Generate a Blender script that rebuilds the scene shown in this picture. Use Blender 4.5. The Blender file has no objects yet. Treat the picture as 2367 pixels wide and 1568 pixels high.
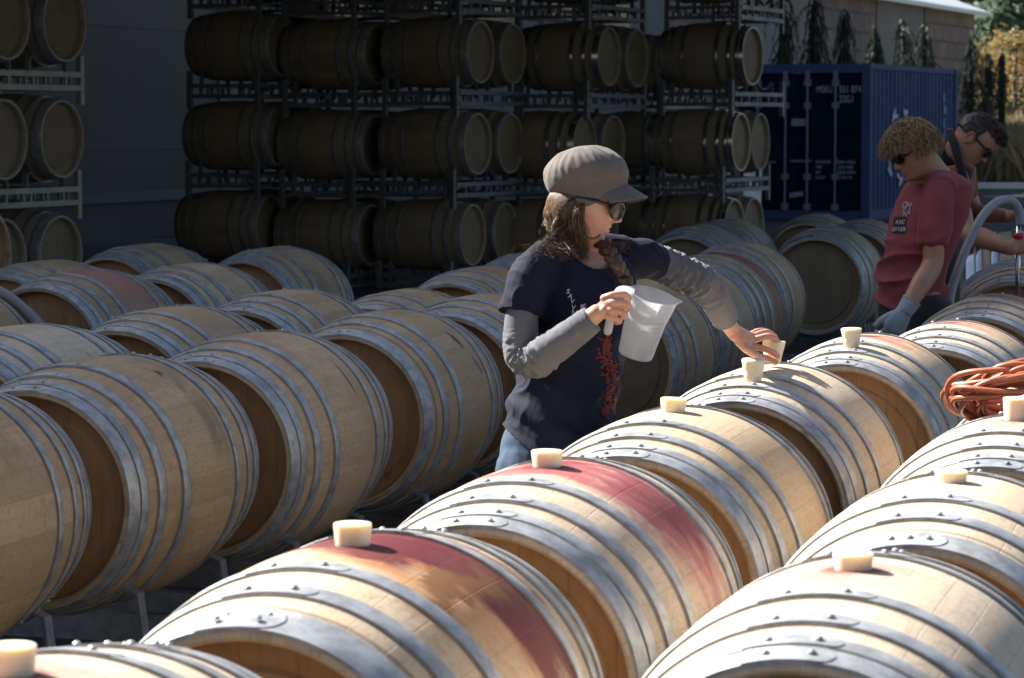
import bpy, bmesh, math, random
from math import sin, cos, pi, radians, sqrt, atan2, tan, floor
from mathutils import Vector, Matrix, noise
from mathutils.bvhtree import BVHTree

S = bpy.context.scene
COL = S.collection
random.seed(7)

# ---------------------------------------------------------------- camera, sky, sun, exposure
PITCH = radians(4.348)
cam_d = bpy.data.cameras.new("camera")
cam = bpy.data.objects.new("camera", cam_d)
COL.objects.link(cam)
cam.location = (0, 0, 1.615)
cam.rotation_euler = (pi / 2 - PITCH, 0, 0)
cam_d.lens = 100.03
cam_d.sensor_width = 36
cam_d.sensor_fit = 'HORIZONTAL'
cam_d.clip_start = 0.1
cam_d.clip_end = 2000
cam_d.dof.use_dof = True
cam_d.dof.focus_distance = 7.9
cam_d.dof.aperture_fstop = 11.0
S.camera = cam

SUN_EL, SUN_AZ = radians(40), radians(-57)       # azimuth from +Y, clockwise
SDIR = Vector((sin(SUN_AZ) * cos(SUN_EL), cos(SUN_AZ) * cos(SUN_EL), sin(SUN_EL)))
W = bpy.data.worlds.new("World")
S.world = W
W.use_nodes = True
nt = W.node_tree
sky = nt.nodes.new('ShaderNodeTexSky')
sky.sky_type = 'NISHITA'
sky.sun_disc = False
sky.sun_elevation = SUN_EL
sky.sun_rotation = SUN_AZ
sky.air_density = 1.0
sky.dust_density = 2.5
sky.ozone_density = 0.4
nt.links.new(sky.outputs[0], nt.nodes['Background'].inputs[0])
nt.nodes['Background'].inputs[1].default_value = 0.05
sl = bpy.data.lights.new("sun", 'SUN')
sl.energy = 5.0
sl.angle = radians(0.5)
sl.color = (1.0, 0.95, 0.88)
so = bpy.data.objects.new("sun", sl)
COL.objects.link(so)
so.rotation_euler = SDIR.to_track_quat('Z', 'Y').to_euler()
S.view_settings.view_transform = 'Standard'
S.view_settings.look = 'None'
S.view_settings.exposure = 1.75
S.view_settings.gamma = 1.0
S.cycles.max_bounces = 8
S.cycles.transparent_max_bounces = 12
S.cycles.sample_clamp_indirect = 6
try:
    S.cycles.use_denoising = True
except Exception:
    pass

# ---------------------------------------------------------------- helpers
def tag(o, label=None, cat=None, group=None, kind=None):
    if label: o['label'] = label
    if cat: o['category'] = cat
    if group: o['group'] = group
    if kind: o['kind'] = kind
    return o

def empty(name, loc=(0, 0, 0), rz=0.0):
    o = bpy.data.objects.new(name, None)
    COL.objects.link(o)
    o.location = loc
    o.rotation_euler = (0, 0, rz)
    o.empty_display_size = 0.1
    return o

class MB:
    """collects geometry for ONE mesh"""
    def __init__(s):
        s.v = []; s.f = []; s.m = []; s.uv = {}
        s.mi = 0
    def quad(s, *idx):
        s.f.append(tuple(idx)); s.m.append(s.mi)
    def verts(s, pts):
        b = len(s.v); s.v.extend([tuple(p) for p in pts]); return b
    def grid(s, rows, close_u=True, close_v=False, cap0=False, cap1=False):
        n = len(rows[0]); b = s.verts([p for r in rows for p in r])
        R = len(rows)
        for i in range(R - (0 if close_v else 1)):
            i2 = (i + 1) % R
            for j in range(n - (0 if close_u else 1)):
                j2 = (j + 1) % n
                s.quad(b + i * n + j, b + i * n + j2, b + i2 * n + j2, b + i2 * n + j)
        if cap0: s.f.append(tuple(b + j for j in reversed(range(n)))); s.m.append(s.mi)
        if cap1: s.f.append(tuple(b + (R - 1) * n + j for j in range(n))); s.m.append(s.mi)
        return b
    def box(s, c, d, R=None):
        c = Vector(c); x, y, z = d[0] / 2, d[1] / 2, d[2] / 2
        pts = [Vector((i * x, j * y, k * z)) for k in (-1, 1) for j in (-1, 1) for i in (-1, 1)]
        if R is not None: pts = [R @ p for p in pts]
        b = s.verts([c + p for p in pts])
        for q in ((0, 2, 3, 1), (4, 5, 7, 6), (0, 1, 5, 4), (2, 6, 7, 3), (0, 4, 6, 2), (1, 3, 7, 5)):
            s.quad(*[b + k for k in q])
    def tube(s, pts, r, n=10, cap=True, flat=None, up=None, mod=None, closed=False):
        """sweep a circle along pts; r scalar/list; flat = list/scalar ratio of second radius; up = reference for the second axis"""
        pts = [Vector(p) for p in pts]; N = len(pts)
        if not hasattr(r, '__len__'): r = [r] * N
        if flat is None: flat = 1.0
        if not hasattr(flat, '__len__'): flat = [flat] * N
        rows = []; prev = None
        for i, p in enumerate(pts):
            if closed: t = pts[(i + 1) % N] - pts[i - 1]
            else: t = pts[min(i + 1, N - 1)] - pts[max(i - 1, 0)]
            if t.length < 1e-9: t = Vector((0, 0, 1))
            t.normalize()
            if up is not None: a = Vector(up)
            elif prev is None: a = Vector((0, 0, 1)) if abs(t.z) < .9 else Vector((1, 0, 0))
            else: a = prev
            a = a - t * a.dot(t)
            if a.length < 1e-6: a = t.orthogonal()
            a.normalize(); prev = a
            bb = t.cross(a)
            row = []
            for j in range(n):
                th = 2 * pi * j / n
                k = 1.0
                if mod: k = mod(i / (N - 1) if N > 1 else 0, th)
                row.append(p + (a * cos(th) * r[i] * flat[i] + bb * sin(th) * r[i]) * k)
            rows.append(row)
        s.grid(rows, True, closed, cap and not closed, cap and not closed)
    def ball(s, c, r, n=12, m=8, R=None):
        c = Vector(c)
        if not hasattr(r, '__len__'): r = (r, r, r)
        rows = []
        for i in range(1, m):
            ph = pi * i / m
            row = []
            for j in range(n):
                th = 2 * pi * j / n
                p = Vector((r[0] * sin(ph) * cos(th), r[1] * sin(ph) * sin(th), -r[2] * cos(ph)))
                if R is not None: p = R @ p
                row.append(c + p)
            rows.append(row)
        b = s.grid(rows)
        lo = Vector((0, 0, -r[2])); hi = Vector((0, 0, r[2]))
        if R is not None: lo = R @ lo; hi = R @ hi
        k = s.verts([c + lo, c + hi])
        for j in range(n):
            j2 = (j + 1) % n
            s.f.append((k, b + j2, b + j)); s.m.append(s.mi)
            s.f.append((k + 1, b + (m - 2) * n + j, b + (m - 2) * n + j2)); s.m.append(s.mi)
    def mesh(s, name, mats=None, smooth=True, fix=True, sharp=None):
        me = bpy.data.meshes.new(name)
        me.from_pydata(s.v, [], s.f)
        if mats:
            for m in (mats if isinstance(mats, (list, tuple)) else [mats]): me.materials.append(m)
            if isinstance(mats, (list, tuple)) and len(mats) > 1:
                me.polygons.foreach_set('material_index', s.m)
        if fix:
            bm = bmesh.new(); bm.from_mesh(me)
            bmesh.ops.recalc_face_normals(bm, faces=bm.faces)
            bm.to_mesh(me); bm.free()
        if smooth:
            me.polygons.foreach_set('use_smooth', [True] * len(me.polygons))
            if sharp is not None:
                me.set_sharp_from_angle(angle=radians(sharp))
        me.update()
        return me
    def obj(s, name, mats, parent=None, smooth=True, sharp=None, fix=True):
        return link(name, s.mesh(name, mats, smooth, fix, sharp), parent)

def link(name, me, parent=None):
    o = bpy.data.objects.new(name, me)
    COL.objects.link(o)
    if parent: o.parent = parent
    return o

CH = {}
def children(o):
    return [c for c in COL.objects if c.parent == o]

def copy_tree(kids, root):
    """kids: list of (object, its kids); copies under a new parent"""
    out = []
    for o, sub in kids:
        c = o.copy(); COL.objects.link(c); c.parent = root
        out.append(c)
        copy_tree(sub, c)
    return out

def lerp(a, b, t): return a + (b - a) * t
def smooth01(t):
    t = max(0.0, min(1.0, t)); return t * t * (3 - 2 * t)

def interp(keys, t):
    """keys sorted [(t, value or tuple)], smooth (catmull-like) interpolation"""
    if t <= keys[0][0]: return keys[0][1]
    for (a, va), (b, vb) in zip(keys, keys[1:]):
        if t <= b:
            k = (t - a) / (b - a); k = k * k * (3 - 2 * k) * .5 + k * .5
            if hasattr(va, '__len__'): return tuple(lerp(p, q, k) for p, q in zip(va, vb))
            return lerp(va, vb, k)
    return keys[-1][1]

def spline(pts, n):
    """Catmull-Rom through pts, n samples per span; pts may be tuples of any length"""
    out = []
    P = [tuple(p) for p in pts]
    for i in range(len(P) - 1):
        p0 = P[max(i - 1, 0)]; p1 = P[i]; p2 = P[i + 1]; p3 = P[min(i + 2, len(P) - 1)]
        for k in range(n):
            t = k / n
            out.append(tuple(0.5 * ((2 * b) + (-a + c) * t + (2 * a - 5 * b + 4 * c - d) * t * t + (-a + 3 * b - 3 * c + d) * t ** 3)
                             for a, b, c, d in zip(p0, p1, p2, p3)))
    out.append(P[-1])
    return out

F_ = 6576.7
def at(u, v, y):
    """world point that lies y metres ahead on the sight line measured in the photograph"""
    cx = (u - 1183.5) / F_; cz = -(v - 784) / F_
    d = Vector((cx, cos(PITCH) + cz * sin(PITCH), -sin(PITCH) + cz * cos(PITCH)))
    return Vector((0, 0, 1.615)) + d * (y / d.y)

# ---------------------------------------------------------------- material tools
class NT:
    def __init__(s, name):
        s.mat = bpy.data.materials.new(name); s.mat.use_nodes = True
        s.t = s.mat.node_tree; s.n = s.t.nodes
        s.p = s.n['Principled BSDF']
    def add(s, typ, **kw):
        n = s.n.new(typ)
        for k, v in kw.items():
            setattr(n, k, v)
        return n
    def link(s, a, b): s.t.links.new(a, b)
    def val(s, x, sock):
        if hasattr(x, 'is_output'): s.link(x, sock)
        else: sock.default_value = x
    def math(s, op, a, b=0.0, clamp=False):
        n = s.add('ShaderNodeMath', operation=op, use_clamp=clamp)
        s.val(a, n.inputs[0]); s.val(b, n.inputs[1]); return n.outputs[0]
    def noise(s, vec, scale, detail=4, rough=.55, w=None):
        n = s.add('ShaderNodeTexNoise')
        if w is not None:
            n.noise_dimensions = '4D'; s.val(w, n.inputs['W'])
        if vec is not None: s.link(vec, n.inputs['Vector'])
        n.inputs['Scale'].default_value = scale; n.inputs['Detail'].default_value = detail
        n.inputs['Roughness'].default_value = rough
        return n.outputs['Fac']
    def ramp(s, x, stops):
        n = s.add('ShaderNodeValToRGB'); s.link(x, n.inputs[0])
        cr = n.color_ramp
        while len(cr.elements) < len(stops): cr.elements.new(.5)
        for e, (p, c) in zip(cr.elements, stops):
            e.position = p; e.color = tuple(c) + (1,) if hasattr(c, '__len__') else (c, c, c, 1)
        return n.outputs[0]
    def mix(s, f, a, b, mode='MIX'):
        n = s.add('ShaderNodeMix', data_type='RGBA', blend_type=mode)
        s.val(f, n.inputs[0])
        for x, k in ((a, 6), (b, 7)):
            if hasattr(x, 'is_output'): s.link(x, n.inputs[k])
            else: n.inputs[k].default_value = tuple(x) + (1,)
        return n.outputs[2]
    def map(s, x, a, b, c=0.0, d=1.0):
        n = s.add('ShaderNodeMapRange'); n.interpolation_type = 'SMOOTHSTEP'
        s.link(x, n.inputs[0])
        for k, v in enumerate((a, b, c, d)): n.inputs[k + 1].default_value = v
        return n.outputs[0]
    def coord(s, which='Object'): return s.add('ShaderNodeTexCoord').outputs[which]
    def scale(s, v, sc):
        n = s.add('ShaderNodeMapping'); s.link(v, n.inputs[0]); n.inputs['Scale'].default_value = sc
        return n.outputs[0]
    def bump(s, h, strength=.3, dist=.01):
        n = s.add('ShaderNodeBump'); n.inputs['Strength'].default_value = strength
        n.inputs['Distance'].default_value = dist; s.link(h, n.inputs['Height'])
        s.link(n.outputs[0], s.p.inputs['Normal'])
    def rnd(s): return s.add('ShaderNodeObjectInfo').outputs['Random']

def mat(name, c, rough=.6, metal=0.0, var=None, bump=None, spec=None, **kw):
    """var=(scale, colour2, lo, hi); bump=(scale,strength,dist)"""
    m = NT(name)
    co = m.coord()
    if var:
        f = m.map(m.noise(co, var[0], 5), var[2] if len(var) > 2 else .35, var[3] if len(var) > 3 else .65)
        m.link(m.mix(f, c, var[1]), m.p.inputs['Base Color'])
    else:
        m.p.inputs['Base Color'].default_value = tuple(c) + (1,)
    m.p.inputs['Roughness'].default_value = rough
    m.p.inputs['Metallic'].default_value = metal
    if spec is not None: m.p.inputs['Specular IOR Level'].default_value = spec
    if bump: m.bump(m.noise(co, bump[0], 4), bump[1], bump[2] if len(bump) > 2 else .01)
    for k, v in kw.items():
        m.p.inputs[k.replace('_', ' ')].default_value = v
    return m.mat

def wood(name, c1, c2, stain=None, dirt=.5, grey=0.0):
    """oak staves; stain = dict(col, col2, th, wth, v, wv, amt, seed): spilled wine running round the bilge"""
    m = NT(name)
    uv = m.coord('UV'); sp = m.add('ShaderNodeSeparateXYZ'); m.link(uv, sp.inputs[0])
    u, v = sp.outputs[0], sp.outputs[1]
    r = m.rnd()
    off = m.math('MULTIPLY', r, 37.0)
    # uneven stave widths
    wob = m.noise(m.scale(uv, (9, 0, 0)), 1.0, 0, w=off)
    us = m.math('ADD', m.math('MULTIPLY', u, 30.0), m.math('MULTIPLY', wob, 1.6))
    idx = m.math('FLOOR', us); fr = m.math('FRACT', us)
    wn = m.add('ShaderNodeTexWhiteNoise', noise_dimensions='2D')
    cb = m.add('ShaderNodeCombineXYZ'); m.link(idx, cb.inputs[0]); m.link(off, cb.inputs[1]); m.link(cb.outputs[0], wn.inputs['Vector'])
    sv = wn.outputs['Value']
    # grain: long along the stave, with cross figure
    vec = m.add('ShaderNodeCombineXYZ')
    m.link(m.math('MULTIPLY', u, 220.0), vec.inputs[0]); m.link(m.math('MULTIPLY', v, 5.0), vec.inputs[1])
    m.link(m.math('ADD', off, m.math('MULTIPLY', sv, 30.0)), vec.inputs[2])
    grain = m.noise(vec.outputs[0], 1.0, 6, .62)
    vec2 = m.add('ShaderNodeCombineXYZ')
    m.link(m.math('MULTIPLY', u, 32.0), vec2.inputs[0]); m.link(m.math('MULTIPLY', v, 26.0), vec2.inputs[1]); m.link(off, vec2.inputs[2])
    fig = m.noise(vec2.outputs[0], 1.6, 8, .72)
    base = m.mix(m.map(sv, 0.0, 1.0), c1, c2)
    base = m.mix(m.math('MULTIPLY', m.map(grain, .4, .75), .30), base, tuple(x * .55 for x in c2))
    base = m.mix(m.math('MULTIPLY', m.map(fig, .54, .64), .30), base, (c2[0] * .55, c2[1] * .45, c2[2] * .35))
    # broad weathering
    big = m.noise(m.coord(), 3.2, 5, .6, w=off)
    base = m.mix(m.math('MULTIPLY', m.map(big, .5, .72), dirt), base, (c2[0] * .55, c2[1] * .50, c2[2] * .42))
    if grey: base = m.mix(grey, base, (.24, .25, .27))
    fine = m.noise(m.scale(uv, (150, 60, 1)), 1.0, 6, .75, w=off)
    base = m.mix(m.math('MULTIPLY', m.map(fine, .48, .66), .45), base, (c2[0] * .5, c2[1] * .5, c2[2] * .52))
    # a few dark drips and scuffs
    vec3 = m.add('ShaderNodeCombineXYZ')
    m.link(m.math('MULTIPLY', u, 9.0), vec3.inputs[0]); m.link(m.math('MULTIPLY', v, 16.0), vec3.inputs[1]); m.link(off, vec3.inputs[2])
    sc = m.noise(vec3.outputs[0], 1.3, 3, .5)
    base = m.mix(m.math('MULTIPLY', m.map(sc, .70, .76), .6), base, (.09, .07, .06))
    # seams between staves
    e = m.math('MINIMUM', fr, m.math('SUBTRACT', 1.0, fr))
    seam = m.map(e, 0.0, .022, 1.0, 0.0)
    base = m.mix(m.math('MULTIPLY', seam, .22), base, (.12, .07, .04))
    # dark lines beside the hoops: the shadow at their edges, painted in
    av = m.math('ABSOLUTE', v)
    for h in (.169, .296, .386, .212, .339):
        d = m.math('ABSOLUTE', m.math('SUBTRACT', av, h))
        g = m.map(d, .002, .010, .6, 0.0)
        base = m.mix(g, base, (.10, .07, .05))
    if stain:
        for k, st in enumerate(stain):
            nz = m.noise(m.scale(uv, (9, 8, 1)), 1.0, 7, .66, w=st.get('seed', 0) + .37)
            nz = m.math('SUBTRACT', nz, .5)
            th = m.math('SUBTRACT', u, .5 + st['th'] / 360.0)
            a = m.math('ABSOLUTE', m.math('ADD', th, m.math('MULTIPLY', nz, .26 * st.get('warp', 1))))
            ma = m.map(a, st['wth'] / 360.0 * .25, st['wth'] / 360.0 * 1.1, 1.0, 0.0)
            dv = m.math('ABSOLUTE', m.math('ADD', m.math('SUBTRACT', v, st['v']), m.math('MULTIPLY', nz, .30 * st.get('warp', 1))))
            mv = m.map(dv, st['wv'] * .45, st['wv'] * 1.05, 1.0, 0.0)
            gr = m.map(m.noise(m.scale(uv, (6, 15, 1)), 1.0, 8, .72, w=st.get('seed', 0)), .30, .62)
            f = m.math('MULTIPLY', m.math('MULTIPLY', ma, mv), m.math('MULTIPLY', m.math('ADD', m.math('MULTIPLY', gr, .6), .4), st['amt']))
            bl = m.map(m.noise(m.scale(uv, (14, 9, 1)), 1.0, 6, .7, w=st.get('seed', 0) + 50), .34, .50, .45, 1.0)
            f = m.math('MINIMUM', m.math('MULTIPLY', f, bl), .94)
            base = m.mix(f, base, st['col'])
        if stain[0].get('noring'): stain = None
    if stain:
        du = m.math('MULTIPLY', m.math('SUBTRACT', u, .5), 2.2); nb = m.noise(m.scale(uv, (40, 18, 1)), 1.0, 5, .65)
        rad = m.math('SQRT', m.math('ADD', m.math('MULTIPLY', du, du), m.math('MULTIPLY', v, v)))
        rad = m.math('ADD', rad, m.math('MULTIPLY', m.math('SUBTRACT', nb, .5), .06))
        base = m.mix(m.map(rad, .030, .060, .85, 0.0), base, (.10, .025, .025))
    m.link(base, m.p.inputs['Base Color'])
    m.p.inputs['Roughness'].default_value = .62
    m.p.inputs['Specular IOR Level'].default_value = .3
    h = m.math('SUBTRACT', m.math('MULTIPLY', grain, .4), m.math('MULTIPLY', seam, .8))
    m.bump(h, .35, .002)
    return m.mat

def head_wood(name, c1, c2):
    m = NT(name)
    co = m.coord(); sp = m.add('ShaderNodeSeparateXYZ'); m.link(co, sp.inputs[0])
    r = m.rnd(); off = m.math('MULTIPLY', r, 53.0)
    us = m.math('ADD', m.math('MULTIPLY', sp.outputs[0], 11.0), off)
    idx = m.math('FLOOR', us); fr = m.math('FRACT', us)
    wn = m.add('ShaderNodeTexWhiteNoise', noise_dimensions='1D'); m.link(idx, wn.inputs['W'])
    g = m.noise(m.scale(co, (60, 60, 4)), 1.0, 5, .6, w=off)
    b = m.mix(wn.outputs['Value'], c1, c2)
    b = m.mix(m.math('MULTIPLY', m.map(g, .4, .7), .4), b, tuple(x * .55 for x in c1))
    big = m.noise(co, 4.5, 4, .6, w=off)
    b = m.mix(m.math('MULTIPLY', m.map(big, .5, .75), .45), b, tuple(x * .5 for x in c2))
    e = m.math('MINIMUM', fr, m.math('SUBTRACT', 1.0, fr))
    s = m.map(e, 0, .03, 1, 0)
    b = m.mix(m.math('MULTIPLY', s, .3), b, (.08, .05, .03))
    m.link(b, m.p.inputs['Base Color']); m.p.inputs['Roughness'].default_value = .6
    m.p.inputs['Specular IOR Level'].default_value = .3
    m.bump(m.math('SUBTRACT', m.math('MULTIPLY', g, .3), s), .4, .002)
    return m.mat

def galv(name, c1=(.42, .45, .49), c2=(.26, .29, .33), rough=.42, metal=.75, rust=.25):
    m = NT(name)
    co = m.coord(); r = m.rnd(); off = m.math('MULTIPLY', r, 41.0)
    n1 = m.noise(co, 26, 4, .6, w=off); n2 = m.noise(co, 5, 5, .65, w=off)
    b = m.mix(m.map(n1, .35, .65), c1, c2)
    b = m.mix(m.math('MULTIPLY', m.map(n2, .60, .70), rust), b, (.36, .30, .15))
    m.link(b, m.p.inputs['Base Color'])
    m.p.inputs['Metallic'].default_value = metal
    m.link(m.map(n2, .3, .7, rough - .08, rough + .14), m.p.inputs['Roughness'])
    m.bump(n1, .12, .002)
    return m.mat

M = {}
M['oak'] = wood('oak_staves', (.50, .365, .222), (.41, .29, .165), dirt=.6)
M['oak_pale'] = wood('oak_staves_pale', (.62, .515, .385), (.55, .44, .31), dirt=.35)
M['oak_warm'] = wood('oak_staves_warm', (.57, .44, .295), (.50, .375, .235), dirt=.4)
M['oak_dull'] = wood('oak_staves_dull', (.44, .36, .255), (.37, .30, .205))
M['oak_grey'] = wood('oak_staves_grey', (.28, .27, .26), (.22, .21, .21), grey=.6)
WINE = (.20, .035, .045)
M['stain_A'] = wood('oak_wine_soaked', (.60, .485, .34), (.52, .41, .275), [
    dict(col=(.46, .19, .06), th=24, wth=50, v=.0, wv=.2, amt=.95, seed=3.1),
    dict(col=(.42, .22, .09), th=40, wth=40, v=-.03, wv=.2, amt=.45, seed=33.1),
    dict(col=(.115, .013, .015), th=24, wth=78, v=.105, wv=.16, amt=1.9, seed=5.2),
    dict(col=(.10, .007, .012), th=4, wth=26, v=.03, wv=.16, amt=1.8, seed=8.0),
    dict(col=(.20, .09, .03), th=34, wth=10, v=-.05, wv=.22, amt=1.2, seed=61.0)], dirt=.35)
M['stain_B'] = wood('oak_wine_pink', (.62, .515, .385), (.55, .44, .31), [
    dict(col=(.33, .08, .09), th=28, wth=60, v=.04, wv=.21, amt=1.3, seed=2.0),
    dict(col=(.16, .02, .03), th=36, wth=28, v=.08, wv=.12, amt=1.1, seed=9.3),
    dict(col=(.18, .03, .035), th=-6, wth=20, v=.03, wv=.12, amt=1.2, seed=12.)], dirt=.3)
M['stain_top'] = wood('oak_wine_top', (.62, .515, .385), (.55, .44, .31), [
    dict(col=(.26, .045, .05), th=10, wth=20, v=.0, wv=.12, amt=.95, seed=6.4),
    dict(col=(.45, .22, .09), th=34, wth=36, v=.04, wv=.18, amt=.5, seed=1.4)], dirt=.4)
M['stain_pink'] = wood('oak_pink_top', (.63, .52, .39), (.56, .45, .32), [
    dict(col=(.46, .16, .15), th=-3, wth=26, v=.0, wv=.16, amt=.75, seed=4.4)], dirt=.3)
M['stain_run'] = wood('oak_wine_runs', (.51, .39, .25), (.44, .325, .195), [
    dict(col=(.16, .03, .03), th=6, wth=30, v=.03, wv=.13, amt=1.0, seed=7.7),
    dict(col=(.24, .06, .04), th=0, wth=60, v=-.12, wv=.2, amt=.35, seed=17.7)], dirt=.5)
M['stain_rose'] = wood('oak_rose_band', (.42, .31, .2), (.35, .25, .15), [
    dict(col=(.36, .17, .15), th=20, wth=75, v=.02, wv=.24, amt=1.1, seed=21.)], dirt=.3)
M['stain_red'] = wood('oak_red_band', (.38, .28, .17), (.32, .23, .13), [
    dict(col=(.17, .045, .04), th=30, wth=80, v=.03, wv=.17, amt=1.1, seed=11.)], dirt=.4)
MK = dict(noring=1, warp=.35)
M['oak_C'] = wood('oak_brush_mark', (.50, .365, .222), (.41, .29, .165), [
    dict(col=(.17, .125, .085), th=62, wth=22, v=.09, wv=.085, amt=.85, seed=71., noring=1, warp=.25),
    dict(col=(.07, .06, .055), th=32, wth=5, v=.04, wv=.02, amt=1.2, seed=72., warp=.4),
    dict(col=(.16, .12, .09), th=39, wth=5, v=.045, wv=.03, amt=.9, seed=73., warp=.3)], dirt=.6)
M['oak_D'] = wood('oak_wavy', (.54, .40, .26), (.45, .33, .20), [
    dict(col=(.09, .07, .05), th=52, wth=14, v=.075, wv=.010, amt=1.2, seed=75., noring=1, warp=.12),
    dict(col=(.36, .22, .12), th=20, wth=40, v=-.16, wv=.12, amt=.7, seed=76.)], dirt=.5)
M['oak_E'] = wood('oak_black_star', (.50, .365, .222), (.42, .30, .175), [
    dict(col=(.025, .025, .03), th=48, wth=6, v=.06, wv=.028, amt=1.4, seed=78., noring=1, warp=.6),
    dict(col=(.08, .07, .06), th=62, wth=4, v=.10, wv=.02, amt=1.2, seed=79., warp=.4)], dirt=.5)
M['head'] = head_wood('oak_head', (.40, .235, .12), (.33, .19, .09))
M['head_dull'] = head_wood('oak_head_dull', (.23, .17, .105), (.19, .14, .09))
M['hoop'] = galv('galvanized_hoop', (.44, .455, .47), (.27, .285, .30), .48, .45)
M['hoop_shiny'] = galv('shiny_hoop', (.68, .70, .74), (.56, .59, .63), .15, .95, .03)
M['rack'] = galv('galvanized_rack', (.21, .23, .25), (.15, .165, .18), .5, .4, .08)
M['rack_light'] = galv('galvanized_rack_light', (.36, .37, .36), (.28, .29, .28), .5, .3, .05)
# ---------------------------------------------------------------- the setting
def ground_sheet(name, x0, x1, y0, y1, z, m, nx=1, ny=1):
    b = MB()
    rows = [[(lerp(x0, x1, i / nx), lerp(y0, y1, j / ny), z) for i in range(nx + 1)] for j in range(ny + 1)]
    b.grid(rows, False)
    o = b.obj(name, m, None, False, fix=False)
    return tag(o, kind='structure')

gm = mat('asphalt', (.028, .030, .034), .95, var=(.8, (.04, .042, .046)), bump=(60, .3, .004), spec=.08)
em = mat('dry_earth', (.16, .13, .08), .9, var=(.3, (.10, .09, .05)))
ym = mat('concrete_yard', (.085, .088, .092), .7, var=(.6, (.06, .062, .068)), bump=(40, .2, .003))
ground_sheet('ground', -600, 600, -40, 1200, -.012, em)
ground_sheet('road', -60, 60, -30, 70, -.004, gm)
ground_sheet('pavement', -14, 5.0, -4, 40, 0.0, ym)

# kerb in the sun at the edge of the yard
kb = MB(); kb.box((15.5, 70.6, .06), (18, .35, .14))
tag(kb.obj('kerb', mat('pale_kerb', (.6, .58, .54), .8), None, False), kind='structure')

# winery building: one long wall that runs away to the right behind everything
B = empty('winery_building', (-21.28, 0, 0), -atan2(.4035, 1))
tag(B, 'long dark winery building with stone panels and a pale metal roof', 'building')
def bs(y): return y / .9274                     # distance along the wall
smooth_dark = mat('shade_darkened_panel', (.024, .026, .030), .55, var=(.35, (.017, .019, .023)), bump=(8, .05))  # canopy shade is put into this wall's base colour
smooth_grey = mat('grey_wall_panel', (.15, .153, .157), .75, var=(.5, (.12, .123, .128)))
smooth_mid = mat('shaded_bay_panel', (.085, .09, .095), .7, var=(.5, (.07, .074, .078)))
sm = NT('stone_block')
co = sm.coord()
br = sm.add('ShaderNodeTexBrick'); mp = sm.add('ShaderNodeMapping'); sm.link(co, mp.inputs[0]); mp.inputs['Rotation'].default_value = (0, radians(90), 0)
sp = sm.add('ShaderNodeSeparateXYZ'); sm.link(co, sp.inputs[0]); cb = sm.add('ShaderNodeCombineXYZ')
sm.link(sp.outputs[1], cb.inputs[0]); sm.link(sp.outputs[2], cb.inputs[1]); sm.link(cb.outputs[0], br.inputs['Vector'])
br.inputs['Scale'].default_value = 1.0; br.inputs['Brick Width'].default_value = 1.1; br.inputs['Row Height'].default_value = .5
br.inputs['Mortar Size'].default_value = .035
br.inputs['Color1'].default_value = (.22, .16, .14, 1); br.inputs['Color2'].default_value = (.13, .105, .10, 1); br.inputs['Mortar'].default_value = (.05, .045, .045, 1)
sm.link(sm.mix(sm.map(sm.noise(co, 2.2, 5), .35, .7), br.outputs[0], (.12, .10, .105)), sm.p.inputs['Base Color'])
sm.p.inputs['Roughness'].default_value = .85; sm.bump(br.outputs['Fac'], .6, .02)
stone = sm.mat
def wall_piece(name, y0, y1, z0, z1, x, th, m, z1b=None):
    b = MB(); s0, s1 = bs(y0), bs(y1); z1b = z1 if z1b is None else z1b
    i = b.verts([(x, s0, z0), (x, s1, z0), (x, s1, z1b), (x, s0, z1), (x - th, s0, z0), (x - th, s1, z0), (x - th, s1, z1b), (x - th, s0, z1)])
    for q in ((0, 1, 2, 3), (5, 4, 7, 6), (4, 0, 3, 7), (1, 5, 6, 2), (3, 2, 6, 7), (4, 5, 1, 0)): b.quad(*[i + k for k in q])
    return b.obj(name, m, B, False)
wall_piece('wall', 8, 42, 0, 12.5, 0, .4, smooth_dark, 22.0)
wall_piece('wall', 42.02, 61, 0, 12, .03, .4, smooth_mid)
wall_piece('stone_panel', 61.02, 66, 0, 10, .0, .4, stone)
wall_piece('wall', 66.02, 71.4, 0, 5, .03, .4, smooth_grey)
wall_piece('stone_panel', 71.42, 77, 0, 5, .0, .4, stone)
wall_piece('wall', 77.02, 82, 0, 5, .03, .4, smooth_grey)
wall_piece('stone_panel', 82.02, 88, 0, 5, .0, .4, stone)
led = mat('wall_ledge', (.065, .07, .076), .6)
wall_piece('ledge', 20, 41.9, .52, .66, .07, .06, led)
wall_piece('joint_strip', 20, 41.9, 2.93, 2.955, .012, .01, mat('joint_strip', (.05, .055, .06), .6))
wall_piece('joint_strip', 20, 41.9, 1.25, 1.265, .012, .01, mat('joint_line', (.06, .065, .07), .6))
for yy in (26, 33.5, 47, 54):
    wall_piece('joint_strip', yy, yy + .03, .67, 11, .045 if yy > 42 else .012, .04 if yy > 42 else .01, led)
# dark window band, seen between the racks
wm = mat('window_glass', (.03, .035, .04), .12, spec=.8)
for k in range(5):
    y0 = 45 + k * 3.0
    f = wall_piece('window', y0, y0 + 1.6, 2.9, 4.1, .09, .055, mat('brown_window_frame', (.16, .08, .055), .6))
    p = wall_piece('pane', y0 + .14, y0 + 1.46, 3.0, 4.0, .10, .008, wm); p.parent = f
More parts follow.
